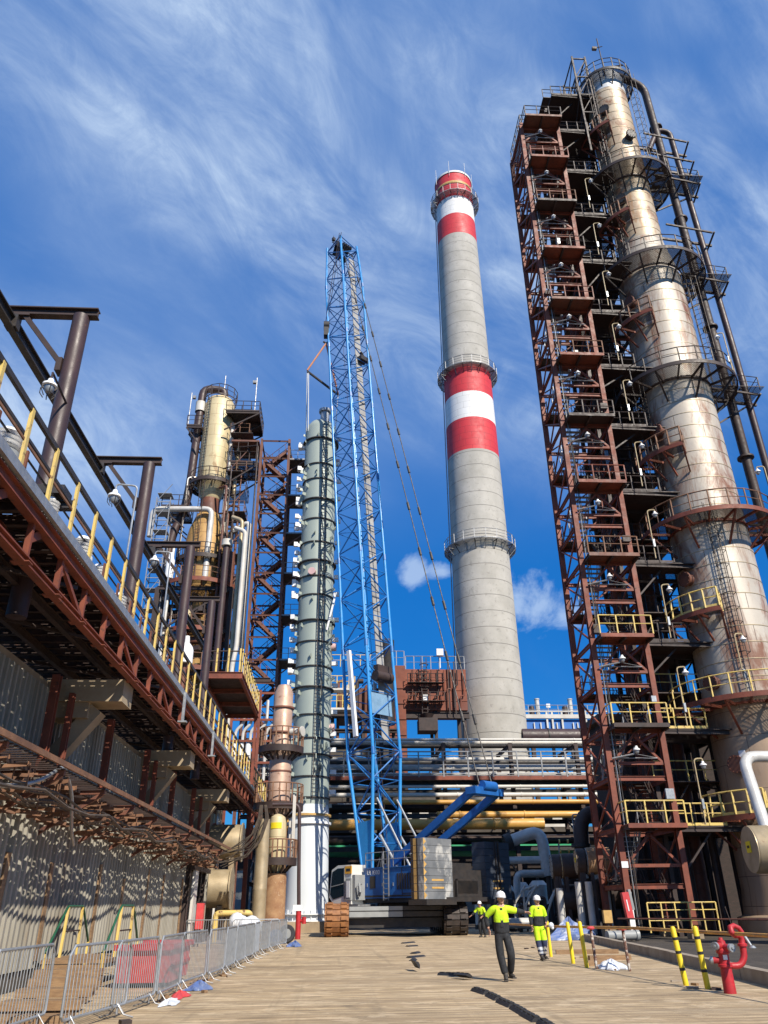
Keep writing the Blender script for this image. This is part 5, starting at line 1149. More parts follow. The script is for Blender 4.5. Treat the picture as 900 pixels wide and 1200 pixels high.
cb_(MB().beam((2.4, 3.03, 2.0), (2.4, 3.03, 3.9), .05).bb(1.9, 2.3, 3.003, 3.03, 2.2, 2.25).beam((2.5, 3.05, 2.9), (3.7, 3.05, 2.75), .05), 'door_frame', grey_box, cab)
sg = cb_(MB().bb(1.7, 2.35, 3.0, 3.05, 3.48, 3.92), 'orange_sign', M('orange_sign', (.75, .38, .02), (.7, .35, .02), .45, bump=0), cab)
cb_(MB().bb(1.82, 2.22, 3.053, 3.058, 3.62, 3.78), 'sign_mark', black_paint, sg)
cb_(MB().bb(1.45, 1.72, 1.9, 2.95, 1.95, 3.4).bb(1.7, 2.2, 2.95, 3.1, 1.95, 3.2), 'grey_cabinet', grey_box); cb_(MB().bb(1.78, 2.1, 3.1, 3.12, 2.1, 3.05), 'white_cabinet_door', white_paint)
cb_(MB().path([(1.4, 2.6, 2.5), (1.2, 2.9, 2.3), (1.3, 2.9, 2.7), (1.1, 2.7, 2.9)], .08, 8).path([(1.3, 2.7, 2.2), (1.0, 2.9, 2.4), (1.2, 2.8, 2.9)], .07, 8), 'hose_bundle', grey_box)
e = MB().bb(1.0, 4.1, 1.6, 3.1, 1.6, 1.7)
cb_(e, 'cab_platform', grey_rail)
# counterweight stacks
for sy, mt_ in ((2.75, cw_grey), (-2.75, cw_dark)):
    st = cb_(MB().bb(-5.75, -4.3, sy-1.4, sy+1.12, 1.62, 1.9), 'counterweight_tray', black_steel)
    for k in range(8):
        z = 1.92+.405*k; dx = random.uniform(-.015, .015)
        cb_(MB().bb(-5.55+dx, -4.5+dx, sy-1.35, sy+1.08, z, z+.388), 'counterweight_slab', mt_, st)
        if sy > 0:
            cb_(MB().bb(-5.10, -5.0, sy+1.083, sy+1.10, z+.01, z+.38).bb(-4.72, -4.52, sy+1.083, sy+1.10, z+.01, z+.38), 'dark_lug', track_dark, st)
            cb_(MB().bb(-4.98, -4.74, sy+1.083, sy+1.095, z+.005, z+.383), 'ochre_end_face', cw_ochre, st)
            zg = MB(); xq = -5.556+dx; y0 = sy+1.08
            zg.add([(xq, y0, z), (xq, y0, z+.388), (xq, y0-.24, z+.19)], [(0, 1, 2)]); cb_(zg, 'ochre_tooth_mark', cw_ochre, st)
        cb_(MB().tube((-5.1, sy+.7, z+.2), (-5.1, sy+.7, z+.40), .05, 6), 'lifting_lug', black_steel, st)
    for k in (1, 2): cb_(MB().bb(-5.572, -5.566, sy-.55, sy+.45, 1.95+.405*k*1.0+.10, 1.95+.405*k+.2), 'ochre_label', cw_ochre, st)
    if sy < 0: cb_(MB().beam((-5.62, sy-.2, 1.9), (-5.62, sy-.2, 5.2), .1).beam((-5.62, sy+.1, 1.9), (-5.62, sy+.1, 5.2), .06), 'tie_bar', black_steel, st)
cb_(MB().bb(-5.3, -3.6, -1.5, 1.5, 2.03, 3.5).bb(-4.9, -3.8, -1.1, 1.1, 3.5, 3.9).bb(-5.5, -5.3, -.9, .9, 2.2, 3.0), 'engine_block', black_steel)
# A-frame
for s_ in (-1, 1):
    cb_(MB().beam((1.5, s_*.95, 3.3), (-7.2, s_*1.15, 7.75), .26, .44), 'a_frame_leg', crane_blue)
    cb_(MB().tube((1.2, s_*.95, 5.8), (-1.6, s_*1.0, 2.4), .10, 8), 'back_stay', galv)
    cb_(MB().tube((1.5, s_*.95, 8.2), (-2.6, s_*1.0, 2.4), .07, 8), 'long_stay', galv)
cb_(MB().box((-7.3, 0, 7.8), (.8, 2.7, .42)).tube((-7.6, -.6, 8.1), (-7.6, .6, 8.1), .3, 14), 'a_frame_head', crane_blue)
# boom: foot to tip
BF = V((2.05, 0, 2.75)); BT = V((2.05+5.6, 0, 65.2)); ax = (BT-BF).normalized(); nx = V((0, 1, 0)); fx = nx.cross(ax)  # fx points to the front
BLn = (BT-BF).length; hb_ = 1.34
def bp(s, a, b): return BF+ax*s+fx*a+nx*b
def half(s):
    if s < 8.5: return .35+(hb_-.35)*s/8.5, 1.25
    if s > BLn-6: t = (s-(BLn-6))/6; return hb_-(hb_-1.1)*t, hb_-(hb_-1.15)*t
    return hb_, hb_
stn = [0, 8.5]+[8.5+(BLn-14.5)*i/6 for i in range(1, 7)]+[BLn]
bl = MB(); s = 2.6; k = 0; pit = 2.05
while s < BLn-.5:
    s2 = min(s+pit, BLn); a1, b1 = half(s); a2, b2 = half(s2)
    c1 = [bp(s, sa*a1, sb*b1) for sa, sb in ((-1, -1), (-1, 1), (1, 1), (1, -1))]; c2 = [bp(s2, sa*a2, sb*b2) for sa, sb in ((-1, -1), (-1, 1), (1, 1), (1, -1))]
    for q in range(4):
        i, j = (q, (q+1) % 4) if (k+q) % 2 else ((q+1) % 4, q)
        bl.tube(c1[i], c2[j], .06, 5)
        bl.tube(c1[q], c1[(q+1) % 4], .04, 5)
    if k % 4 == 0: bl.tube(c1[0], c1[2], .03, 4)
    s = s2; k += 1
boom = cb_(bl, 'boom_lacing', boom_shade_blue)
for sa, sb in ((-1, -1), (-1, 1), (1, 1), (1, -1)):
    pts = [bp(s, sa*half(s)[0], sb*half(s)[1]) for s in stn]
    cb_(MB().path(pts, .12, 10), 'boom_chord', boom_sunlit_blue, boom)
for s in stn[1:-1]:
    for sa, sb in ((-1, -1), (-1, 1), (1, 1), (1, -1)): cj = MB().tube(bp(s-.25, sa*hb_, sb*hb_), bp(s+.25, sa*hb_, sb*hb_), .14, 8); cb_(cj, 'boom_pin_joint', boom_shade_blue, boom)
for sb in (-1, 1):                                                   # plated boom feet
    pf = MB(); vs = []
    for s_, w_ in ((0, .30), (1.0, .42), (4.0, .22)):
        a_, b_ = half(s_)
        for da in (-1, 1): vs += [bp(s_, da*max(a_*.8, w_), sb*b_-.07), bp(s_, da*max(a_*.8, w_), sb*b_+.07)]
    pf.add(vs, [(0, 1, 5, 4), (4, 5, 9, 8), (2, 6, 7, 3), (6, 10, 11, 7), (0, 4, 6, 2), (4, 8, 10, 6), (1, 3, 7, 5), (5, 7, 11, 9), (0, 2, 3, 1), (8, 9, 11, 10)])
    cb_(pf, 'boom_foot_plate', boom_sunlit_blue, boom)
bw = MB()
for i in range(40):
    s0 = 9.5+(BLn-12)*i/40; s1 = 9.5+(BLn-12)*(i+1)/40-.05
    p, q = bp(s0, -.95, -.36), bp(s1, -.95, -.36); bw.beam(p, q, .74, .07, fx)
cb_(bw, 'boom_walkway', M('weathered_grating_panel', (.40, .39, .37), (.28, .27, .26), .6, .2, scale=.7, c3=(.14, .13, .13), s3=1.5, t3=.60, bump=.2), boom)
e = MB()
for i in range(12): s_ = 12+4.1*i; e.beam(bp(s_, -1.0, -.9), bp(s_, -1.0, .3), .05, .05)
cb_(e, 'walkway_bearer', black_steel, boom)
hd = MB()
for b_ in (-.45, -.15, .15, .45): hd.tube(bp(BLn, .2, b_-.08), bp(BLn, .2, b_+.08), .48, 16); hd.tube(bp(BLn-.6, -.7, b_-.06), bp(BLn-.6, -.7, b_+.06), .32, 14)
for b_ in (-.7, .7): hd.beam(bp(BLn-1.2, -.6, b_), bp(BLn+.5, .4, b_), .1, .7, nx); hd.beam(bp(BLn-1.2, .6, b_), bp(BLn+.3, -.2, b_), .1, .4, nx)
hd.tube(bp(BLn, .7, .5), bp(BLn+2.2, .7, .5), .03, 5); hd.box(bp(BLn+1.6, .7, .5), (.3, .3, .4)); hd.box(bp(BLn-.2, .9, -.3), (.6, .5, .7))
cb_(hd, 'boom_head', black_steel, boom)
cb_(MB().box(bp(14.5, -1.45, -.1), (.5, 1.5, .7)).tube(bp(14, -1.5, -.8), bp(14, -1.5, .8), .4, 14), 'boom_winch', dark_steel, boom)
cb_(MB().beam(bp(16.5, -1.25, -1.0), bp(19.6, -1.25, -1.0), 2.0, .05, fx) if False else MB().beam(bp(11.2, -1.24, .1), bp(12.8, -1.24, .1), 2.0, .06, fx), 'pale_boom_plate', M('pale_blue_plate', (.20, .33, .47), (.15, .26, .38), .4, scale=2), boom)
cb_(MB().beam(bp(9.8, .2, 1.5), bp(16.4, .5, 1.5), .34, .2, nx), 'white_side_tube', white_paint, boom)
bx = MB().box(bp(46, -1.25, -.6), (.7, .9, .45)).tube(bp(45.8, -1.3, -1.2), bp(46.6, -1.5, -.2), .12, 8); cb_(bx, 'boom_sensor_box', black_steel, boom)
for sb in (-.62, .62):
    p = V((-7.4, sb, 8.2)); q = bp(BLn-1.5, -.8, sb); e = MB()
    e.tube(p, q, .042, 6); L_ = (q-p).length
    for i in range(1, 13): c = p.lerp(q, i/13); d_ = (q-p).normalized(); e.tube(c-d_*.35, c+d_*.35, .10, 8)
    cb_(e, 'pendant_line', black_steel)
for sb in (-.2, .25):
    cb_(MB().tube(bp(BLn, .75, sb), V((1.6, sb, 4.2)), .02, 4), 'hoist_rope', dark_steel)
# hook block with slings over the green column
hk = thing('hook_block', 'black hook block hanging high left of the boom above the green column', 'hook block', (-2.0, 60.6, 52.3))
MB().box((0, 0, .9), (.5, .7, 1.5)).tube((-.28, 0, 1.5), (.28, 0, 1.5), .5, 14).build('block_body', black_steel, hk)
MB().path([(0, 0, .2), (.25, 0, -.1), (.25, 0, -.5), (0, 0, -.7), (-.25, 0, -.5)], .11, 8).build('hook', black_steel, hk)
MB().tube((.05, 0, 1.6), (1.3, -1.4, 13.2), .03, 4).tube((-.15, 0, 1.6), (1.1, -1.3, 13.2), .03, 4).build('hook_rope', dark_steel, hk)
orange_ = M('orange_sling_fabric', (.60, .24, .10), (.45, .20, .11), .7, scale=3)
sl = thing('lifting_sling', 'orange slings and dark spreader bar with white ropes above the green column', 'sling', (-2.0, 60.6, 51.6))
MB().tube((0, 0, 0), (-1.75, 0, -3.4), .09, 8).tube((0, 0, 0), (1.3, 1.4, -5.2), .09, 8).build('orange_strap', orange_, sl)
MB().tube((-1.75, 0, -3.5), (1.3, 1.4, -5.2), .12, 8).build('spreader_bar', black_steel, sl)
MB().tube((-1.75, 0, -3.5), (-1.72, 2.0, -9.4), .05, 6).build('white_rope', white_paint, sl); MB().tube((-1.62, 0, -3.5), (-1.5, 1.6, -9.4), .05, 6).build('white_rope', white_paint, sl); MB().tube((1.3, 1.4, -5.2), (1.05, 2.2, -9.4), .05, 6).build('white_rope', white_paint, sl)
# ------------------------------------------------------------------ right-hand exchangers and pipework
for i, (x, y, z, r_, L, lb) in enumerate(((12.85, 50.2, 3.6, .68, .5, 'dark round exchanger end, leftmost of the upper row right of the crane'), (13.35, 49.8, 3.6, .70, 1.3, 'dark round exchanger end with yellow mark, second from left in the upper row'), (13.75, 48, 3.75, .70, .45, 'round exchanger end with yellow mark, third in the upper row'), (14.3, 47.8, 3.78, .72, 1.3, 'tan lit round exchanger end, rightmost of the upper row by the stair tower'), (13.1, 50.2, 1.75, .88, 1.6, 'large dark drum end, lower left beneath the row of exchanger ends'), (15.0, 48.6, 2.1, .8, 1.4, 'dark lower drum end behind the silver legs beside the stair tower'))):
    t = thing('heat_exchanger', lb, 'exchanger', (x, y, z), rz=radians(-8), group='exchangers between crane and stair tower')
    MB().lathe([(0, 0), (r_-.05, .0), (r_, .05), (r_, L), (0, L)], 30).xf(Matrix.Rotation(radians(90), 4, 'Y')).build('shell', dark_steel if i not in (3,) else rust_conc, t)
    MB().tube((-.04, 0, 0), (-.012, 0, 0), r_*.96, 30).build('end_cover', (grey_box, tan_clad, conc)[i % 3] if i < 4 else dark_steel, t)
    if i in (1, 2, 4): MB().box((-.06, -.05, .1), (.02, .32, .26)).build('yellow_mark', sign_yellow, t)
    e = MB()
    for k in range(14): a = 2*pi*k/14; e.tube((-.06, r_*.9*cos(a), r_*.9*sin(a)), (-.0, r_*.9*cos(a), r_*.9*sin(a)), .04, 5)
    e.build('end_bolt', dark_steel, t)
    MB().bb(.08, .28, -.4, .4, -z, -r_*.8).build('saddle', dark_steel, t); MB().bb(L-.2, L-.05, -.4, .4, -z, -r_*.8).build('saddle', dark_steel, t)
for i, (x, y, z1) in enumerate(((13.6, 47.6, 2.7), (14.1, 47.3, 2.7), (14.9, 46.8, 3.1), (12.6, 48.0, 2.4))):
    t = thing('lagged_leg_pipe', f'silver lagged upright pipe under the exchangers, {NTH[i]} from the left' if i < 3 else 'silver lagged upright pipe under the exchangers, set farthest back by the blue tarp', 'pipe', (x, y, 0), group='silver uprights under the exchangers')
    MB().lathe([(.2, 0), (.2, z1), (0, z1)], 16).build('pipe_shell', silver, t); MB().tube((0, 0, 0), (0, 0, .1), .28, 14).build('base_flange', dark_steel, t)
bp_ = thing('vapour_bend', 'thick dark lagged pipe bending down onto the exchanger row', 'pipe', (15.9, 54, 0))
MB().pipe([(4, .5, 7.0), (.2, 0, 7.0), (0, 0, 4.2)], .48, 1.1, 16).build('pipe_run', dark_steel, bp_)
e = MB().tube((0, 0, 4.9), (0, 0, 5.1), .62, 16); e.tube((1.2, .15, 7), (1.4, .15, 7), .62, 16); e.build('flange', black_steel, bp_)
sb = thing('silver_bend', 'shiny silver lagged pipe elbow rising behind the workers', 'pipe', (14.9, 60, 0))
MB().pipe([(-2.4, .6, 5.7), (-.1, 0, 6.45), (.15, 0, 3.4)], .42, .9, 18).build('pipe_run', silver, sb); MB().tube((.15, 0, 0), (.15, 0, 3.5), .2, 10).build('support_leg', dark_steel, sb)
e = MB().tube((-2.4, .6, 5.55), (-2.4, .6, 6.4), .12, 8); e.tube((-2.7, .6, 5.6), (-2.2, .6, 5.75), .6, 14); e.build('end_flange', black_steel, sb)
ls = thing('looped_pipe', 'pale silver pipe folded in a hairpin beneath the silver elbow', 'pipe', (12.4, 60, 0))
MB().pipe([(0, .4, 4.45), (2.6, 0, 4.45), (2.6, 0, 3.55), (.3, -.3, 3.55), (.1, -.3, .2)], .25, .5, 14).build('pipe_run', silver, ls)
for i, (x, y, h_, r_, mt_) in enumerate(((12.6, 63, 2.9, .55, white_pipe), (13.9, 64, 3.1, .6, silver), (15.2, 64, 3.2, .7, silver), (11.8, 65, 2.5, .45, tan_clad), (16.6, 62, 2.8, .5, dark_steel), (10.6, 64, 3.6, .35, white_pipe))):
    t = thing('pump_drum', f'upright pump drum under the silver pipes behind the workers, {NTH[i]} of the cluster', 'drum', (x, y, 0), group='pump drums behind the workers')
    MB().lathe([(r_, .3), (r_, h_-.3), (r_*.6, h_), (0, h_)], 18).build('drum_shell', mt_, t); MB().tube((0, 0, 0), (0, 0, .3), r_*1.15, 18).build('drum_base', conc_dark, t)
    e = MB().tube((0, -r_, h_*.5), (0, -r_-.3, h_*.5), r_*.4, 12); e.tube((0, 0, h_), (0, 0, h_+.6), .12, 8); e.build('nozzle', dark_steel, t)
mp_ = thing('manifold', 'dark valve manifold with small pipes low between crane and stair tower', 'manifold', (11, 56, 0))
for i in range(26):
    e = MB(); x = random.uniform(-1, 5); y = random.uniform(0, 3); z = random.uniform(.3, 2.4)
    e.pipe([(x, y, 0), (x, y, z), (x+random.uniform(-1.6, 1.6), y+random.uniform(-.4, .4), z)], random.uniform(.05, .13), .2, 6)
    if i % 3 == 0: e.tube((x, y-.1, z), (x, y+.06, z), .2, 12)
    e.build('small_pipe', dark_steel, mp_)
for i in range(8): e = MB(); x = random.uniform(-1, 5); y = random.uniform(-.4, 2); e.pipe([(x, y, .2), (x, y, random.uniform(1, 2.6)), (x+.8, y, 2.7)], .07, .2, 6); e.build('pale_pipe', white_pipe, mp_)
MB().tube((-.5, -1.5, .55), (1.6, -1.7, .55), .3, 14).build('grey_cross_drum', silver, mp_)
ylm = thing('yellow_valve_stand', 'small valve stand with yellow handwheels and a hooked lamp before the green pipe', 'valve stand', (16.2, 58, 0))
e = MB()
for z in (4.9, 5.5, 4.4):
    for x in (-.7, -.1, .5): e.tube((x, -.1, z), (x+.1, -.12, z), .16, 10)
e.build('yellow_handwheel', yellow_paint, ylm)
MB().pipe([(.5, 0, 0), (.5, 0, 7.3), (.9, -.1, 7.3), (.9, -.1, 7.1)], .05, .2, 7).bb(-.9, .8, -.05, .05, 4.1, 4.2).tube((-.7, 0, 0), (-.7, 0, 5.4), .06, 6).build('stand', grey_rail, ylm); lamp_parts(ylm, (.9, -.1, 6.9), 1.5)
# two big exchangers at the right edge
for i, (x, y, lb) in enumerate(((18.2, 36, 'large tan exchanger end with yellow tag hanging before the big column'), (19.25, 35, 'large tan exchanger end cut by the right picture edge'))):
    t = thing('heat_exchanger', lb, 'exchanger', (x, y, 3.65), rz=radians(-6), group='tan exchangers by the big column')
    MB().lathe([(0, 0), (.95, 0), (.98, .05), (.98, 3.2), (0, 3.2)], 36).xf(Matrix.Rotation(radians(90), 4, 'Y')).build('shell', tan_clad, t)
    MB().tube((-.05, 0, 0), (-.012, 0, 0), .955, 36).build('end_cover', tan_clad, t)
    if i == 0: 
        pl = MB().box((-.07, .05, .1), (.02, .5, .46)).build('yellow_tag', sign_yellow, t); MB().bb(-.086, -.082, -.08, .18, .05, .16).build('tag_marks', black_paint, pl)
    else: MB().box((-.07, .1, .1), (.02, .5, .1)).build('black_scrawl', black_paint, t)
    MB().bb(.7, 1.0, -.5, .5, -3.65, -.85).build('saddle', dark_steel, t); MB().bb(2.2, 2.5, -.5, .5, -3.65, -.85).build('saddle', dark_steel, t)
rb = thing('silver_bend', 'silver lagged pipe bending down to the tan exchangers at the right edge', 'pipe', (19.6, 38, 0))
MB().pipe([(5, .3, 7.95), (.15, 0, 7.95), (-.1, -1.2, 4.6)], .27, .7, 18).build('pipe_run', silver, rb)
for z in (5.4, 6.2, 7.0): pass
# ------------------------------------------------------------------ crowd barriers
def make_barrier():
    t = thing('crowd_barrier', '', 'barrier', group='crowd barriers along the left')
    L, H = 2.2, 1.1
    MB().path([(-L/2, 0, .22), (-L/2, 0, H-.12), (-L/2+.12, 0, H), (L/2-.12, 0, H), (L/2, 0, H-.12), (L/2, 0, .22), (L/2-.05, 0, .17), (-L/2+.05, 0, .17)], .022, 7, True).build('frame', galv, t)
    e = MB()
    for i in range(19): x = -L/2+.11*(i+1); e.tube((x, 0, .18), (x, 0, H-.01), .008, 5)
    e.build('infill_bars', galv, t)
    for x in (-L/2+.28, L/2-.28): MB().path([(x, -.28, .012), (x, -.12, .05), (x, 0, .2), (x, .12, .05), (x, .28, .012)], .013, 6).tube((x, 0, .05), (x, 0, .2), .015, 6).build('foot', grey_rail, t)
    return t
BAR = [(-4.48, 13.1, 88), (-3.72, 14.35, 80), (-3.5, 15.95, 84), (-3.33, 18.15, 89), (-3.25, 20.5, 84), (-3.05, 22.8, 87), (-2.98, 25.1, 90), (-2.95, 27.4, 89), (-2.92, 29.7, 88), (-2.88, 32.0, 91), (-2.78, 34.3, 86), (-2.6, 36.6, 85), (-2.4, 38.9, 84), (-3.7, 40.3, 5), (-5.9, 40.4, -3)]
bl_ = ['metal crowd barrier standing apart at the bottom left corner', 'crowd barrier at the near end of the row, set at a slight angle', 'second crowd barrier of the row, before the wooden steps', 'third crowd barrier of the row, before the red bin', 'fourth crowd barrier of the row, just past the red bin']+[f'{NTH[i]} crowd barrier of the row running along the left' for i in range(5, 11)]+['last but one crowd barrier at the far end of the row', 'last crowd barrier of the long row by the duct pipe', 'crowd barrier turned across the far end of the row', 'crowd barrier turned across, nearest the corrugated wall']
b0 = make_barrier()
for i, (x, y, a) in enumerate(BAR):
    if i == 0: b0.location = (x, y, 0); b0.rotation_euler = (0, 0, radians(a)); b0['label'] = bl_[0]
    else: dup(b0, (x, y, 0), bl_[i], radians(a))
# ------------------------------------------------------------------ timber steps with green and yellow handrails
sp = thing('wooden_steps', 'dirty timber platform steps with two green topped yellow handrails by the wall', 'steps', (-6.15, 22.4, 0))
MB().bb(-.75, .75, -1.3, 1.5, .46, .54).build('platform', wood, sp)
e = MB()
for x in (-.6, .6):
    for y in (-1.1, 1.3): e.bb(x-.08, x+.08, y-.08, y+.08, 0, .46)
e.bb(-.72, .72, -1.28, -1.2, .22, .44); e.build('platform_leg', wood, sp)
for i, (x, y, z) in enumerate(((.35, -2.4, .42), (.65, -3.6, .34), (.9, -4.9, .26), (1.1, -6.2, .18), (1.3, -7.6, .10))):
    e = MB().bb(x-.75, x+.65, y-.24, y+.2, z-.06, z); e.bb(x-.75, x+.65, y-.24, y-.2, z-.14, z-.06); e.bb(x-.6, x-.5, y-.2, y+.2, 0, z-.06); e.bb(x+.4, x+.5, y-.2, y+.2, 0, z-.06); e.build('tread', wood, sp)
for x in (-.65, .68):
    hr = MB().path([(x, -1.35, .68), (x, -.2, 1.62), (x, -.1, 1.66), (x, 1.1, 1.66), (x, 1.2, 1.62), (x, 2.1, .78)], .03, 7).build('green_handrail', green_rail, sp)
    for p_, q_ in (((x, -.25, .4), (x, -.1, 1.64)), ((x, 1.2, .4), (x, 1.1, 1.64)), ((x, -1.25, .3), (x, -1.32, .72)), ((x, 2.0, .2), (x, 2.08, .8))): MB().beam(p_, q_, .06).build('yellow_post', yellow_paint, hr)
    MB().tube((x, -.15, 1.1), (x, 1.15, 1.1), .02, 6).build('mid_rail', dark_steel, hr)
# red bin, boards and clutter behind barriers
rb_ = thing('red_bin', 'dented red steel bin standing behind the crowd barriers', 'bin', (-4.35, 21.6, 0))
rb_.scale = (.9, .9, .85)
prism(MB(), [(-1.3, .12), (1.3, .12), (1.55, .95), (-1.55, .95)], -.65, .65).xf(Matrix.Rotation(pi/2, 4, 'Z')).build('bin_body', pale_red, rb_)
e = MB().bb(-.72, .72, -1.62, -1.5, .88, 1.02).bb(-.72, .72, 1.5, 1.62, .88, 1.02).bb(.66, .74, -1.6, 1.6, .9, 1.0).bb(.655, .70, -1.4, 1.4, .48, .56); e.build('bin_rim', hydrant_red, rb_)
for y in (-.9, .9): MB().bb(-.5, .5, y-.1, y+.1, 0, .12).build('bin_skid', black_steel, rb_)
eb = thing('electric_box', 'grey switch box with a faded red side on a stand against the wall end', 'box', (-6.6, 41.2, 0))
MB().bb(-.35, -.02, -.15, .15, 1.0, 1.75).build('grey_case', grey_box, eb); MB().bb(.0, .32, -.2, .2, .72, 1.8).build('red_case', pale_red, eb)
e = MB().bb(-.04, .04, -.04, .04, 0, 1.0).bb(.12, .2, -.04, .04, 0, .75); e.build('stand', dark_steel, eb)
yp = thing('yellow_pipe_stub', 'short yellow pipe elbow low beyond the barriers at the wall end', 'pipe', (-6.1, 44, 0))
MB().pipe([(0, 0, 0), (0, 0, 1.35), (1.7, 0, 1.35), (1.7, .3, 1.2)], .14, .2, 10).build('pipe_run', bright_yellow if False else yellow_paint, yp)
wp = thing('wrapped_pallet', 'white wrapped heap on a pallet behind the far barriers', 'pallet', (-4.6, 43.2, 0))
e = MB()
for i in range(5): e.ell((-.3+.22*i+random.uniform(-.1, .1), random.uniform(-.2, .2), .7+random.uniform(-.1, .25)), (.42, .45, .48), 10, 6)
e.build('wrapped_heap', cloth_white, wp); MB().bb(-.7, 1.0, -.6, .6, 0, .14).bb(-.65, .95, -.55, .55, .14, .4).build('pallet', wood, wp)
bd = thing('blue_drum', 'blue plastic drum tipped on its side at the far end of the barriers', 'drum', (-2.9, 41.6, .34))
MB().lathe([(0, -.48), (.28, -.48), (.32, -.3), (.32, .3), (.28, .48), (0, .48)], 20).xf(Matrix.Rotation(pi/2, 4, 'X')).build('drum_shell', tarp_blue, bd); MB().tube((0, .49, 0), (0, .52, 0), .1, 12).build('drum_cap', black_paint, bd)
wh = thing('spare_wheel', 'black rubber wheel leaning behind the blue drum', 'wheel', (-2.45, 43.2, .42))
MB().lathe([(.22, -.09), (.36, -.1), (.41, -.06), (.41, .06), (.36, .1), (.22, .09), (.22, -.09)], 24).xf(Matrix.Rotation(radians(80), 4, 'X')).build('tyre', black_rubber, wh); MB().tube((0, -.05, 0), (0, .05, 0), .23, 16).build('rim', grey_box, wh)
def heap(name, label, cat, loc, s, mat, n=9, group=None):
    mb = MB(); N = 22; K = 8; ph = [random.uniform(0, 6.28) for _ in range(8)]
    vs = []; fs = []
    for j in range(K+1):
        t = j/K
        for i in range(N):
            a = 2*pi*i/N; q = 1+.22*sin(3*a+ph[0])+.15*sin(5*a+ph[1]+3*t)+.08*sin(9*a+ph[2])
            r_ = (1-t**1.6)*q+.02; vs.append((s[0]*r_*cos(a), s[1]*r_*sin(a), s[2]*(t*(1+.22*sin(4*a+ph[3]+6*t)))*(1 if t < .99 else 1)+.01))
    for j in range(K):
        for i in range(N): fs.append((j*N+i, j*N+(i+1) % N, (j+1)*N+(i+1) % N, (j+1)*N+i))
    fs.append(tuple(K*N+i for i in range(N))); mb.add(vs, fs, False); o = mb.build(name, mat); o.location = loc; return tag(o, label, cat, group)
heap('blue_rag', 'crumpled blue rag on the ground beside the fourth barrier', 'rag', (-3.0, 20.0, 0), (.25, .55, .14), tarp_blue)
heap('blue_rag', 'dark blue cloth lying on the slab past the last barrier', 'rag', (-1.9, 40.2, 0), (.3, .8, .2), tarp_blue)
heap('red_rag', 'red rag lying under the third crowd barrier', 'rag', (-3.12, 18.3, 0), (.16, .5, .1), pale_red)
heap('white_rag', 'pale rag lying at the foot of the second barrier', 'rag', (-3.1, 17.2, 0), (.16, .6, .07), cloth_white)
heap('tarp_heap', 'crumpled blue and white tarpaulin heap before the exchangers', 'tarp', (11.6, 43.0, 0), (1.1, .7, .85), tarp_blue)
heap('plastic_sheet', 'crumpled white printed plastic sheet on the ground by the kerb', 'sheet', (7.5, 23.9, 0), (.38, .6, .2), cloth_white)
o = MB().tube((0, 0, 0), (1.5, .3, 0), .2, 16).tube((1.45, .29, 0), (1.6, .31, 0), .25, 16).build('lying_drum', grey_box); o.location = (12.7, 40.6, .25); tag(o, 'grey lagged drum lying beyond the kerb beside the tarp', 'drum')
for i in range(26):                                                  # loose scraps and stones along the slab edges
    x = random.choice((random.uniform(-3.4, -2.6), random.uniform(7, 8.6))); y = random.uniform(14, 40)
    o = MB().box((0, 0, .02), (random.uniform(.06, .2), random.uniform(.05, .3), random.uniform(.03, .07)), random.uniform(0, 3)).build('debris_scrap', random.choice((wood, kerb_mat, dark_steel))); o.location = (x, y, 0)
    tag(o, 'small scrap of wood or rubble at the edge of the dusty slab', 'debris', 'scraps along the slab edge')
# ------------------------------------------------------------------ bollards, pipe rail, hydrant
def pole(name, label, cat, loc, r_, h_, mat, lean=(0, 0), bands=(), group=None):
    t = thing(name, label, cat, loc, group=group); lx, ly = lean
    P = lambda z: V((lx*z, ly*z, z))
    MB().lathe([(r_, 0), (r_, h_-.04), (r_*.7, h_), (0, h_+.01)], 16).build('post', mat, t)
    for z in bands: MB().lathe([(r_+.003, z), (r_+.003, z+.055)], 16).build('black_band', black_paint, t)
    t.rotation_euler = (-ly, lx, 0); return t
pole('bollard', 'yellow bollard with black bands, left of the near pair by the hydrant', 'bollard', (7.51, 18.92, 0), .058, 1.12, bright_yellow, (-.09, 0), (.28, .6, .86), 'banded yellow bollards')
pole('bollard', 'yellow bollard with black bands, right of the near pair by the hydrant', 'bollard', (7.63, 18.1, 0), .058, 1.14, bright_yellow, (-.05, 0), (.3, .62, .9), 'banded yellow bollards')
pole('bollard', 'plain yellow bollard, left of the pair near the white sheet', 'bollard', (7.07, 26.2, 0), .058, 1.10, bright_yellow, (-.05, 0), (), 'plain yellow bollards')
pole('bollard', 'plain yellow bollard, right of the pair near the white sheet', 'bollard', (6.98, 24.5, 0), .058, 1.14, bright_yellow, (-.06, 0), (), 'plain yellow bollards')
pole('bollard', 'yellow bollard right beside the worker in hi-vis shorts', 'bollard', (7.25, 29.6, 0), .055, 1.08, bright_yellow, (-.03, 0), (), 'plain yellow bollards')
for i, (x, y, lb) in enumerate(((7.15, 24.15, 'chipped white pipe stand with red valve cap next to the yellow bollards'), (7.68, 23.0, 'chipped white pipe stand with red valve cap behind the white sheet'))):
    t = pole('valve_stand', lb, 'valve stand', (x, y, 0), .04, .96, M('chipped_white_pipe', (.55, .52, .47), (.38, .33, .28), .6, c3=(.13, .06, .04), s3=9, t3=.44) if i == 0 else MATS['chipped_white_pipe'], (-.04, 0))
    MB().lathe([(0, .93), (.10, .95), (.115, .98), (.08, 1.02), (0, 1.03)], 14).build('red_cap', pale_red, t)
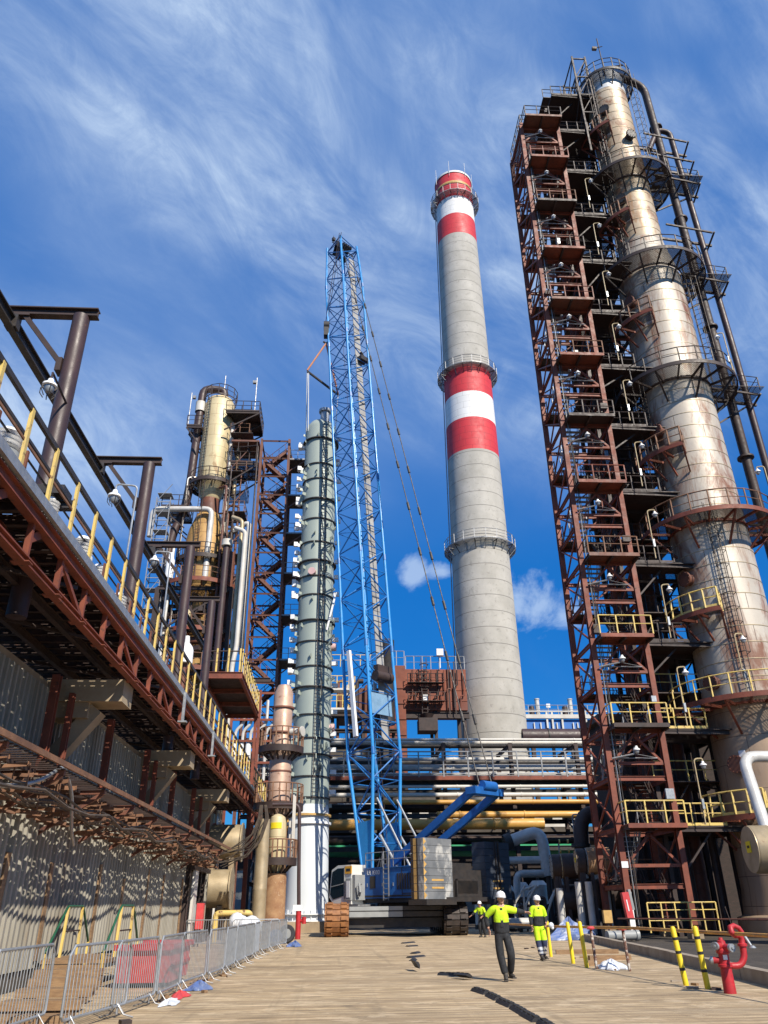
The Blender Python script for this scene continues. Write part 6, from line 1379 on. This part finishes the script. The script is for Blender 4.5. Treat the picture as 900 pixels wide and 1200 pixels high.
o = MB().pipe([(0, 12.2, .88), (.1, 5, .93), (.55, -1.6, 1.02), (1.1, -9, 1.02), (1.4, -14, 1.0)], .035, .4, 8).build('pipe_rail', M('rusty_yellow_rail', (.55, .30, .07), (.35, .16, .06), .6, scale=4, c3=(.7, .5, .15), s3=8, t3=.6)); o.location = (7.05, 23.5, 0); tag(o, 'long rusty yellow pipe rail strung along the bollards', 'rail')
o = MB().tube((0, 0, 0), (5.2, -8, .0), .035, 8).build('low_pipe', rust_pipe); o.location = (13.2, 40.2, .95); tag(o, 'thin rusty pipe running low before the stair tower foot', 'pipe')
hy = thing('fire_hydrant', 'red fire hydrant post with curved monitor nozzle at the lower right', 'hydrant', (7.68, 17.2, 0))
hy.scale = (.76, .76, .70)
MB().lathe([(.155, 0), (.145, .5), (.14, .62), (.18, .64), (.18, .70), (.135, .72), (.13, .95), (.17, .98), (.17, 1.06), (.13, 1.1), (.11, 1.2), (.10, 1.28), (.06, 1.30), (.05, 1.36), (0, 1.37)], 22).build('barrel', hydrant_red, hy)
MB().pipe([(.1, 0, .66), (.42, 0, .66), (.56, 0, .9), (.56, 0, 1.16)], .085, .26, 12).lathe([(.12, 1.14), (.12, 1.2), (.1, 1.22)], 14, (.56, 0, 0)).build('riser_arm', hydrant_red, hy)
MB().path([(.56, 0, 1.2), (.58, .02, 1.34), (.5, 0, 1.42), (.38, -.06, 1.42), (.28, -.1, 1.5), (.3, -.06, 1.62), (.42, 0, 1.66), (.55, 0, 1.6), (.62, 0, 1.48)], [.085, .085, .085, .085, .08, .075, .07, .065, .06], 12).build('monitor_swan_neck', hydrant_red, hy)
MB().tube((.6, 0, 1.5), (.74, -.1, 1.16), .055, 10, .035).lathe([(.05, 0), (.10, -.06)], 12, (.76, -.12, 1.16)).build('monitor_nozzle', galv, hy)
MB().tube((.38, 0, 1.64), (.3, .02, 2.12), .012, 6).ell((.3, .02, 2.13), (.02, .02, .02), 8, 6).build('aiming_lever', dark_steel, hy)
for x, y, z in ((-.12, -.08, 1.16), (.06, -.16, 1.12), (-.14, .05, .8)):
    d = V((x, y, 0)).normalized(); p = V((x*.5, y*.5, z)); e = MB().tube(p, p+d*.2, .085, 12); e.build('outlet', hydrant_red, hy); MB().tube(p+d*.2, p+d*.27, .105, 14).tube(p+d*.27, p+d*.30, .04, 8).build('silver_cap', galv, hy)
pl = MB().slab(.137, .142, .82, .94, radians(240), radians(285), 6).build('white_label', white_paint, hy)
fb = thing('fire_box', 'red fire hose box tilted against the stair tower leg', 'box', (14.1, 41.3, 0))
MB().box((0, 0, 1.5), (.32, .3, 1.15), ry=radians(-6)).build('box_body', pale_red, fb); MB().box((.2, -.02, 1.75), (.12, .28, .9), ry=radians(-6)).build('grey_door', grey_box, fb); MB().box((-.02, -.16, 1.5), (.05, .012, .5), ry=radians(-6)).build('white_mark', white_paint, fb); MB().beam((0, .05, 0), (0, .05, .95), .08).build('stand', dark_steel, fb)
yb = thing('ochre_box', 'small ochre junction box on a post left of the red fire box', 'box', (13.15, 41.6, 0)); MB().bb(-.2, .2, -.12, .12, .75, 1.3).build('case', cw_ochre, yb); MB().beam((0, 0, 0), (0, 0, .75), .07).build('stand', dark_steel, yb)
# timber baulks inside the kerb
for i, (x, y, L, a) in enumerate(((8.6, 27.5, 1.4, 8), (8.9, 31, 2.2, -5), (7.5, 25.2, .8, 20))):
    o = MB().box((0, 0, .07), (L, .16, .14)).build('timber_baulk', wood); o.location = (x, y, 0); o.rotation_euler = (0, 0, radians(a)); tag(o, ['short timber baulk lying by the kerb', 'longest timber baulk lying farther along the kerb', 'stub of timber by the foot of the yellow bollards'][i], 'timber', 'timber baulks by the kerb')
# black rubber cable ramp pieces across the slab
RM = [(3.42, 42.0, 1.2, 60), (3.3, 38.5, .6, 40), (2.95, 33.0, .8, 70), (2.75, 30.6, 1.0, 55), (2.5, 28.9, .7, 80), (2.15, 24.3, .75, 95), (2.85, 22.6, .55, 140), (3.05, 21.4, .5, 120), (2.95, 18.2, .85, 98), (3.02, 17.1, .85, 92), (3.04, 16.0, .85, 94), (3.06, 15.0, .8, 90), (3.05, 14.1, .85, 91), (3.08, 13.1, .9, 88)]
rml = ['farthest black rubber ramp piece lying before the crane tracks', 'flat black rubber ramp scrap second from the crane', 'black rubber ramp piece third from the crane', 'black rubber ramp piece fourth from the crane', 'black rubber ramp scrap fifth from the crane', 'upended black rubber ramp piece on the empty middle of the slab', 'loose black rubber block left of the walking man with outstretched arm', 'kicked black rubber block just nearer than the walking man', 'first piece of the joined black rubber ramp in the foreground', 'second piece of the joined black rubber ramp in the foreground', 'third piece of the joined black rubber ramp in the foreground', 'fourth piece of the joined black rubber ramp in the foreground', 'fifth piece of the joined black rubber ramp at the bottom of the picture', 'black rubber ramp piece nearest the camera']
for i, (x, y, L, a) in enumerate(RM):
    t = thing('cable_ramp', rml[i], 'cable ramp', (x, y, 0), radians(a), 'black rubber cable ramp pieces')
    if i < 5: prism(MB(), [(-.12, .0), (.12, .0), (.05, .05), (-.05, .05)], -L/2, L/2).xf(Matrix.Rotation(-pi/2, 4, 'Z')).build('ramp_body', black_rubber, t); continue
    q = prism(MB(), [(-.11, 0), (.11, 0), (.06, .055), (-.06, .055)], -L/2, L/2).xf(Matrix.Rotation(-pi/2, 4, 'Z'))
    q.build('ramp_body', black_rubber, t)
    e = MB()
    for k in range(3): e.bb(-L/2+L*(k+.15)/3, -L/2+L*(k+.85)/3, -.04, .04, .057, .075)
    e.build('ramp_lid', black_rubber, t)
    if i == 5: t.rotation_euler = (radians(55), 0, radians(a)); t.location.z = .16
    if i == 7: t.rotation_euler = (radians(20), 0, radians(a)); t.location.z = .06
# ------------------------------------------------------------------ people
def skin(vs, es, rs, lv=2):
    """grow one smooth limb surface round a jointed skeleton; first vertex is the root"""
    me = bpy.data.meshes.new('tmp'); me.from_pydata(vs, es, []); o = bpy.data.objects.new('tmp', me); COL.objects.link(o)
    md = o.modifiers.new('s', 'SKIN'); md.use_smooth_shade = True
    if not me.skin_vertices: me.attributes  # layer is made by the modifier
    bpy.context.view_layer.objects.active = o
    if not me.skin_vertices: bpy.ops.mesh.customdata_skin_add()
    for i, r_ in enumerate(rs):
        q = me.skin_vertices[0].data[i]; q.radius = r_ if isinstance(r_, tuple) else (r_, r_); q.use_root = i == 0
    o.modifiers.new('ss', 'SUBSURF').levels = lv
    bpy.context.view_layer.update()
    ev = o.evaluated_get(bpy.context.evaluated_depsgraph_get()); m2 = bpy.data.meshes.new_from_object(ev)
    mb = MB(); mb.add([v.co.copy() for v in m2.vertices], [tuple(p.vertices) for p in m2.polygons], True)
    bpy.data.objects.remove(o); bpy.data.meshes.remove(me); bpy.data.meshes.remove(m2); return mb
def hand(mb, w, d, side, curl=.5):
    """palm, four unequal bent fingers and a thumb; d = pointing direction, side = thumb side"""
    w, d, s_ = V(w), V(d).normalized(), V(side).normalized(); nrm = d.cross(s_).normalized(); s_ = nrm.cross(d).normalized()
    mt = Matrix((s_, nrm, d)).transposed()
    mb.ell(w+d*.05, (.042, .017, .055), 10, 8, mt)
    for k, (o, L) in enumerate(((.030, .070), (.010, .080), (-.011, .074), (-.031, .058))):
        p = w+d*.09+s_*o; q = p+(d*cos(curl*.5)+nrm*sin(curl*.5))*L*.5; e = q+(d*cos(curl*1.6)+nrm*sin(curl*1.6))*L*.5
        mb.path([p-d*.03, p, q, e], [.0105, .0105, .0095, .0075], 6)
    p = w+d*.03+s_*.035; q = p+(s_*.7+d*.7)*.035; mb.path([p-s_*.02, p, q, q+(d*.9+s_*.2+nrm*.3)*.03], [.013, .0125, .011, .008], 6)
def person(label, loc, rz, J, kind):
    t = thing('person', label, 'person', loc, rz)
    pel, wai, che, nek = V(J['pel']), V(J['wai']), V(J['che']), V(J['nek'])
    hd = V(J['head']); turn = Matrix.Rotation(J.get('turn', 0), 3, 'Z')
    def chain(k, s): return [V(p) for p in J[k+s]]
    # body: one continuous skin surface with head, neck, arms, legs, hands
    vs = [pel, wai, che, nek, nek.lerp(hd, .55)]; es = [(0, 1), (1, 2), (2, 3), (3, 4)]; rs = [(.12, .09), (.11, .085), (.13, .09), (.065, .06), .055]
    for s in 'LR':
        sh, el, wr = chain('arm', s); o = len(vs); vs += [sh, el, wr]; es += [(3, o), (o, o+1), (o+1, o+2)]; rs += [.055, .042, .03]
        hp, kn, an, to = chain('leg', s); o = len(vs); vs += [hp, kn, an, to]; es += [(0, o), (o, o+1), (o+1, o+2), (o+2, o+3)]; rs += [.08, .058, .04, .03]
    b = skin(vs, es, rs)
    def hx(x, y, z): return hd+turn @ V((x, y, z))
    b.ell(hd, (.076, .094, .118), 18, 14, turn.to_3x3()); b.ell(hx(0, -.012, -.075), (.055, .07, .05), 14, 10, turn)   # skull and jaw
    b.ell(hx(0, -.098, -.018), (.014, .022, .026), 8, 6, turn); b.ell(hx(0, -.088, .018), (.055, .012, .01), 10, 6, turn)
    for s in (-1, 1): b.ell(hx(s*.078, .005, -.01), (.012, .022, .034), 8, 6, turn); b.ell(hx(s*.035, -.07, -.035), (.025, .02, .02), 8, 6, turn)
    for s, sg in (('L', 1), ('R', -1)):
        sh, el, wr = chain('arm', s); d = (wr-el); hand(b, wr, d, V((-sg*.2, -1, .2)), .7)
    body = b.build('body', skin_m, t)
    e = MB()
    for s in (-1, 1): e.ell(hx(s*.031, -.086, .004), (.011, .006, .006), 8, 6, turn)
    e.build('eyes', eye_m, body)
    MB().ell(hx(0, -.087, -.062), (.024, .008, .006), 10, 6, turn).build('mouth', lip_m, body)
    MB().ell(hx(0, .022, .012), (.081, .085, .1), 16, 10, turn).build('hair', hair_m, body)
    # safety helmet
    h = MB(); hp_ = [(.125, .0), (.122, .03), (.112, .07), (.088, .105), (.05, .125), (0, .132)]
    n = 20; vs = []; fs = []
    for r_, z in hp_:
        for i in range(n): a = 2*pi*i/n; vs.append(hx(r_*.93*cos(a), r_*1.1*sin(a), z+.035))
    for j in range(len(hp_)-1):
        for i in range(n): fs.append((j*n+i, j*n+(i+1) % n, (j+1)*n+(i+1) % n, (j+1)*n+i))
    h.add(vs, fs, True); vs = []
    for r_, z in ((1., 0), (1., .008)):
        for i in range(n):
            a = 2*pi*i/n; pk = 1.07+.32*max(0, -sin(a))**3; vs.append(hx(.125*.93*cos(a)*1.07, .125*1.1*sin(a)*pk, z+.032-.02*max(0, -sin(a))))
    h.add(vs, [tuple(range(n)), tuple(range(2*n-1, n-1, -1))]+[(i, (i+1) % n, n+(i+1) % n, n+i) for i in range(n)])
    h.tube(hx(0, -.02, .165), hx(0, .08, .15), .012, 6); h.build('safety_helmet', white_clean, t)
    if J.get('strap'):
        e = MB()
        for s in (-1, 1): e.path([hx(s*.08, 0, .03), hx(s*.07, -.03, -.06), hx(0, -.06, -.125)], .006, 4)
        e.build('chin_strap', black_paint, t)
    # jacket
    vs = [pel-V((0, 0, .06)), pel+V((0, 0, .03)), wai, che, nek-V((0, 0, .03))]; es = [(0, 1), (1, 2), (2, 3), (3, 4)]; rs = [(.195, .15), (.195, .145), (.19, .14), (.205, .14), (.095, .09)]
    for s in 'LR':
        sh, el, wr = chain('arm', s); o = len(vs); vs += [sh, sh.lerp(el, .5), el, wr.lerp(el, .12)]; es += [(4, o), (o, o+1), (o+1, o+2), (o+2, o+3)]; rs += [.092, .08, .068, .055]
    j = skin(vs, es, rs); o = j.build('jacket', hivis, t); o.data.materials.append(workwear)
    arms = [chain('arm', s) for s in 'LR']; wz = J['split']
    for p in o.data.polygons:
        c = p.center; dk = c.z < wz and abs(c.x) < .24
        for sh, el, wr in arms:
            ax_ = (el-sh); u = (c-sh).dot(ax_)/ax_.length_squared; near = min((c-(el+(wr-el)*q)).length for q in (0, .25, .5, .75, 1))
            if near < .085 and u > .80: dk = True
            elif u > .25 and (c-(sh+ax_*min(max(u, 0), 1))).length < .1 and u < .85: dk = False
        if dk: p.material_index = 1
    fy = -.10
    MB().box((che.x, che.y+fy-.012, (che.z+wai.z)/2+.05), (.06, .012, .40), rx=radians(-3)).build('zip_flap', workwear, t)
    # trousers
    vs = [pel+V((0, 0, .12)), pel]; es = [(0, 1)]; rs = [(.16, .12), (.17, .125)]
    for s in 'LR':
        hp, kn, an, to = chain('leg', s); o = len(vs); vs += [hp, kn, an.lerp(kn, .05)]; es += [(1, o), (o, o+1), (o+1, o+2)]; rs += [.122, .10, .088]
    tr = skin(vs, es, rs); o = tr.build('trousers', workwear if kind != 'shorts' else navy, t)
    if kind == 'shorts':
        o.data.materials.append(hivis); o.data.materials.append(reflect)
        for p in o.data.polygons:
            z = p.center.z
            if z > .56: p.material_index = 1
            elif .30 < z < .37 or .19 < z < .25: p.material_index = 2
    e = MB()
    for s in 'LR':
        hp, kn, an, to = chain('leg', s); f = (to-an); f.z = 0; f.normalize(); sd_ = V((-f.y, f.x, 0)); mt = Matrix((sd_, f, V((0, 0, 1)))).transposed()
        e.ell(an+f*.07+V((0, 0, -.035)), (.052, .145, .05), 12, 8, mt); e.ell(an+V((0, 0, .02)), (.056, .062, .09), 12, 8, mt)
        e.box(an+f*.07+V((0, 0, -.07)), (.095, .29, .03), atan2(-f.x, f.y))
    e.build('boots', boot_m, t)
    return t
J1 = dict(pel=(0, .0, 1.0), wai=(.0, -.01, 1.15), che=(.0, -.02, 1.38), nek=(.0, -.02, 1.54), head=(.02, -.05, 1.72), turn=radians(12), split=1.22,
 armL=((.19, -.01, 1.49), (.43, .02, 1.44), (.62, .14, 1.42)), armR=((-.19, -.01, 1.49), (-.37, .08, 1.32), (-.31, .02, 1.06)),
 legL=((.10, 0, .95), (.17, -.10, .53), (.15, .16, .13), (.19, .04, .06)), legR=((-.10, 0, .95), (-.08, -.04, .52), (.0, -.13, .10), (-.01, -.26, .04)), strap=1)
person('man in white helmet and dark trousers with yellow topped jacket striding, one arm out', (3.95, 20.75, 0), radians(-4), J1, 'dark')
J2 = dict(pel=(0, .0, .98), wai=(.0, -.0, 1.13), che=(.0, -.01, 1.36), nek=(.0, -.01, 1.52), head=(.0, -.04, 1.69), turn=0, split=1.22,
 armL=((.19, 0, 1.47), (.27, .03, 1.20), (.20, -.14, 1.03)), armR=((-.19, 0, 1.47), (-.25, .04, 1.20), (-.24, -.02, .94)),
 legL=((.10, 0, .93), (.11, -.10, .52), (.13, .12, .12), (.15, .0, .05)), legR=((-.10, 0, .93), (-.07, -.04, .50), (-.03, -.12, .10), (-.03, -.25, .04)))
p2 = person('worker in white helmet with hi-vis yellow jacket top and yellow legs with reflective bands', (6.5, 27.8, 0), radians(6), J2, 'shorts')
gb = MB().ell((0, 0, 0), (.09, .08, .09), 14, 10).ell((.03, -.03, -.07), (.05, .04, .05), 10, 8); o = gb.build('white_bag', cloth_white); o.location = (6.86, 27.62, .98); tag(o, 'small white bundle held in the second worker\'s hand', 'bundle')
J3 = dict(pel=(0, .02, .96), wai=(.0, -.03, 1.10), che=(.0, -.10, 1.32), nek=(.0, -.14, 1.47), head=(.0, -.19, 1.63), turn=radians(20), split=1.14,
 armL=((.19, -.11, 1.42), (.30, -.16, 1.16), (.20, -.34, 1.02)), armR=((-.19, -.11, 1.42), (-.36, -.18, 1.2), (-.5, -.3, 1.06)),
 legL=((.10, 0, .91), (.12, -.08, .50), (.13, .06, .10), (.15, -.08, .04)), legR=((-.10, 0, .91), (-.11, -.08, .50), (-.10, .03, .10), (-.11, -.1, .04)))
person('distant worker in hi-vis jacket half hidden behind the striding man beside the crane track', (8.05, 48.0, 0), radians(-35), J3, 'dark')
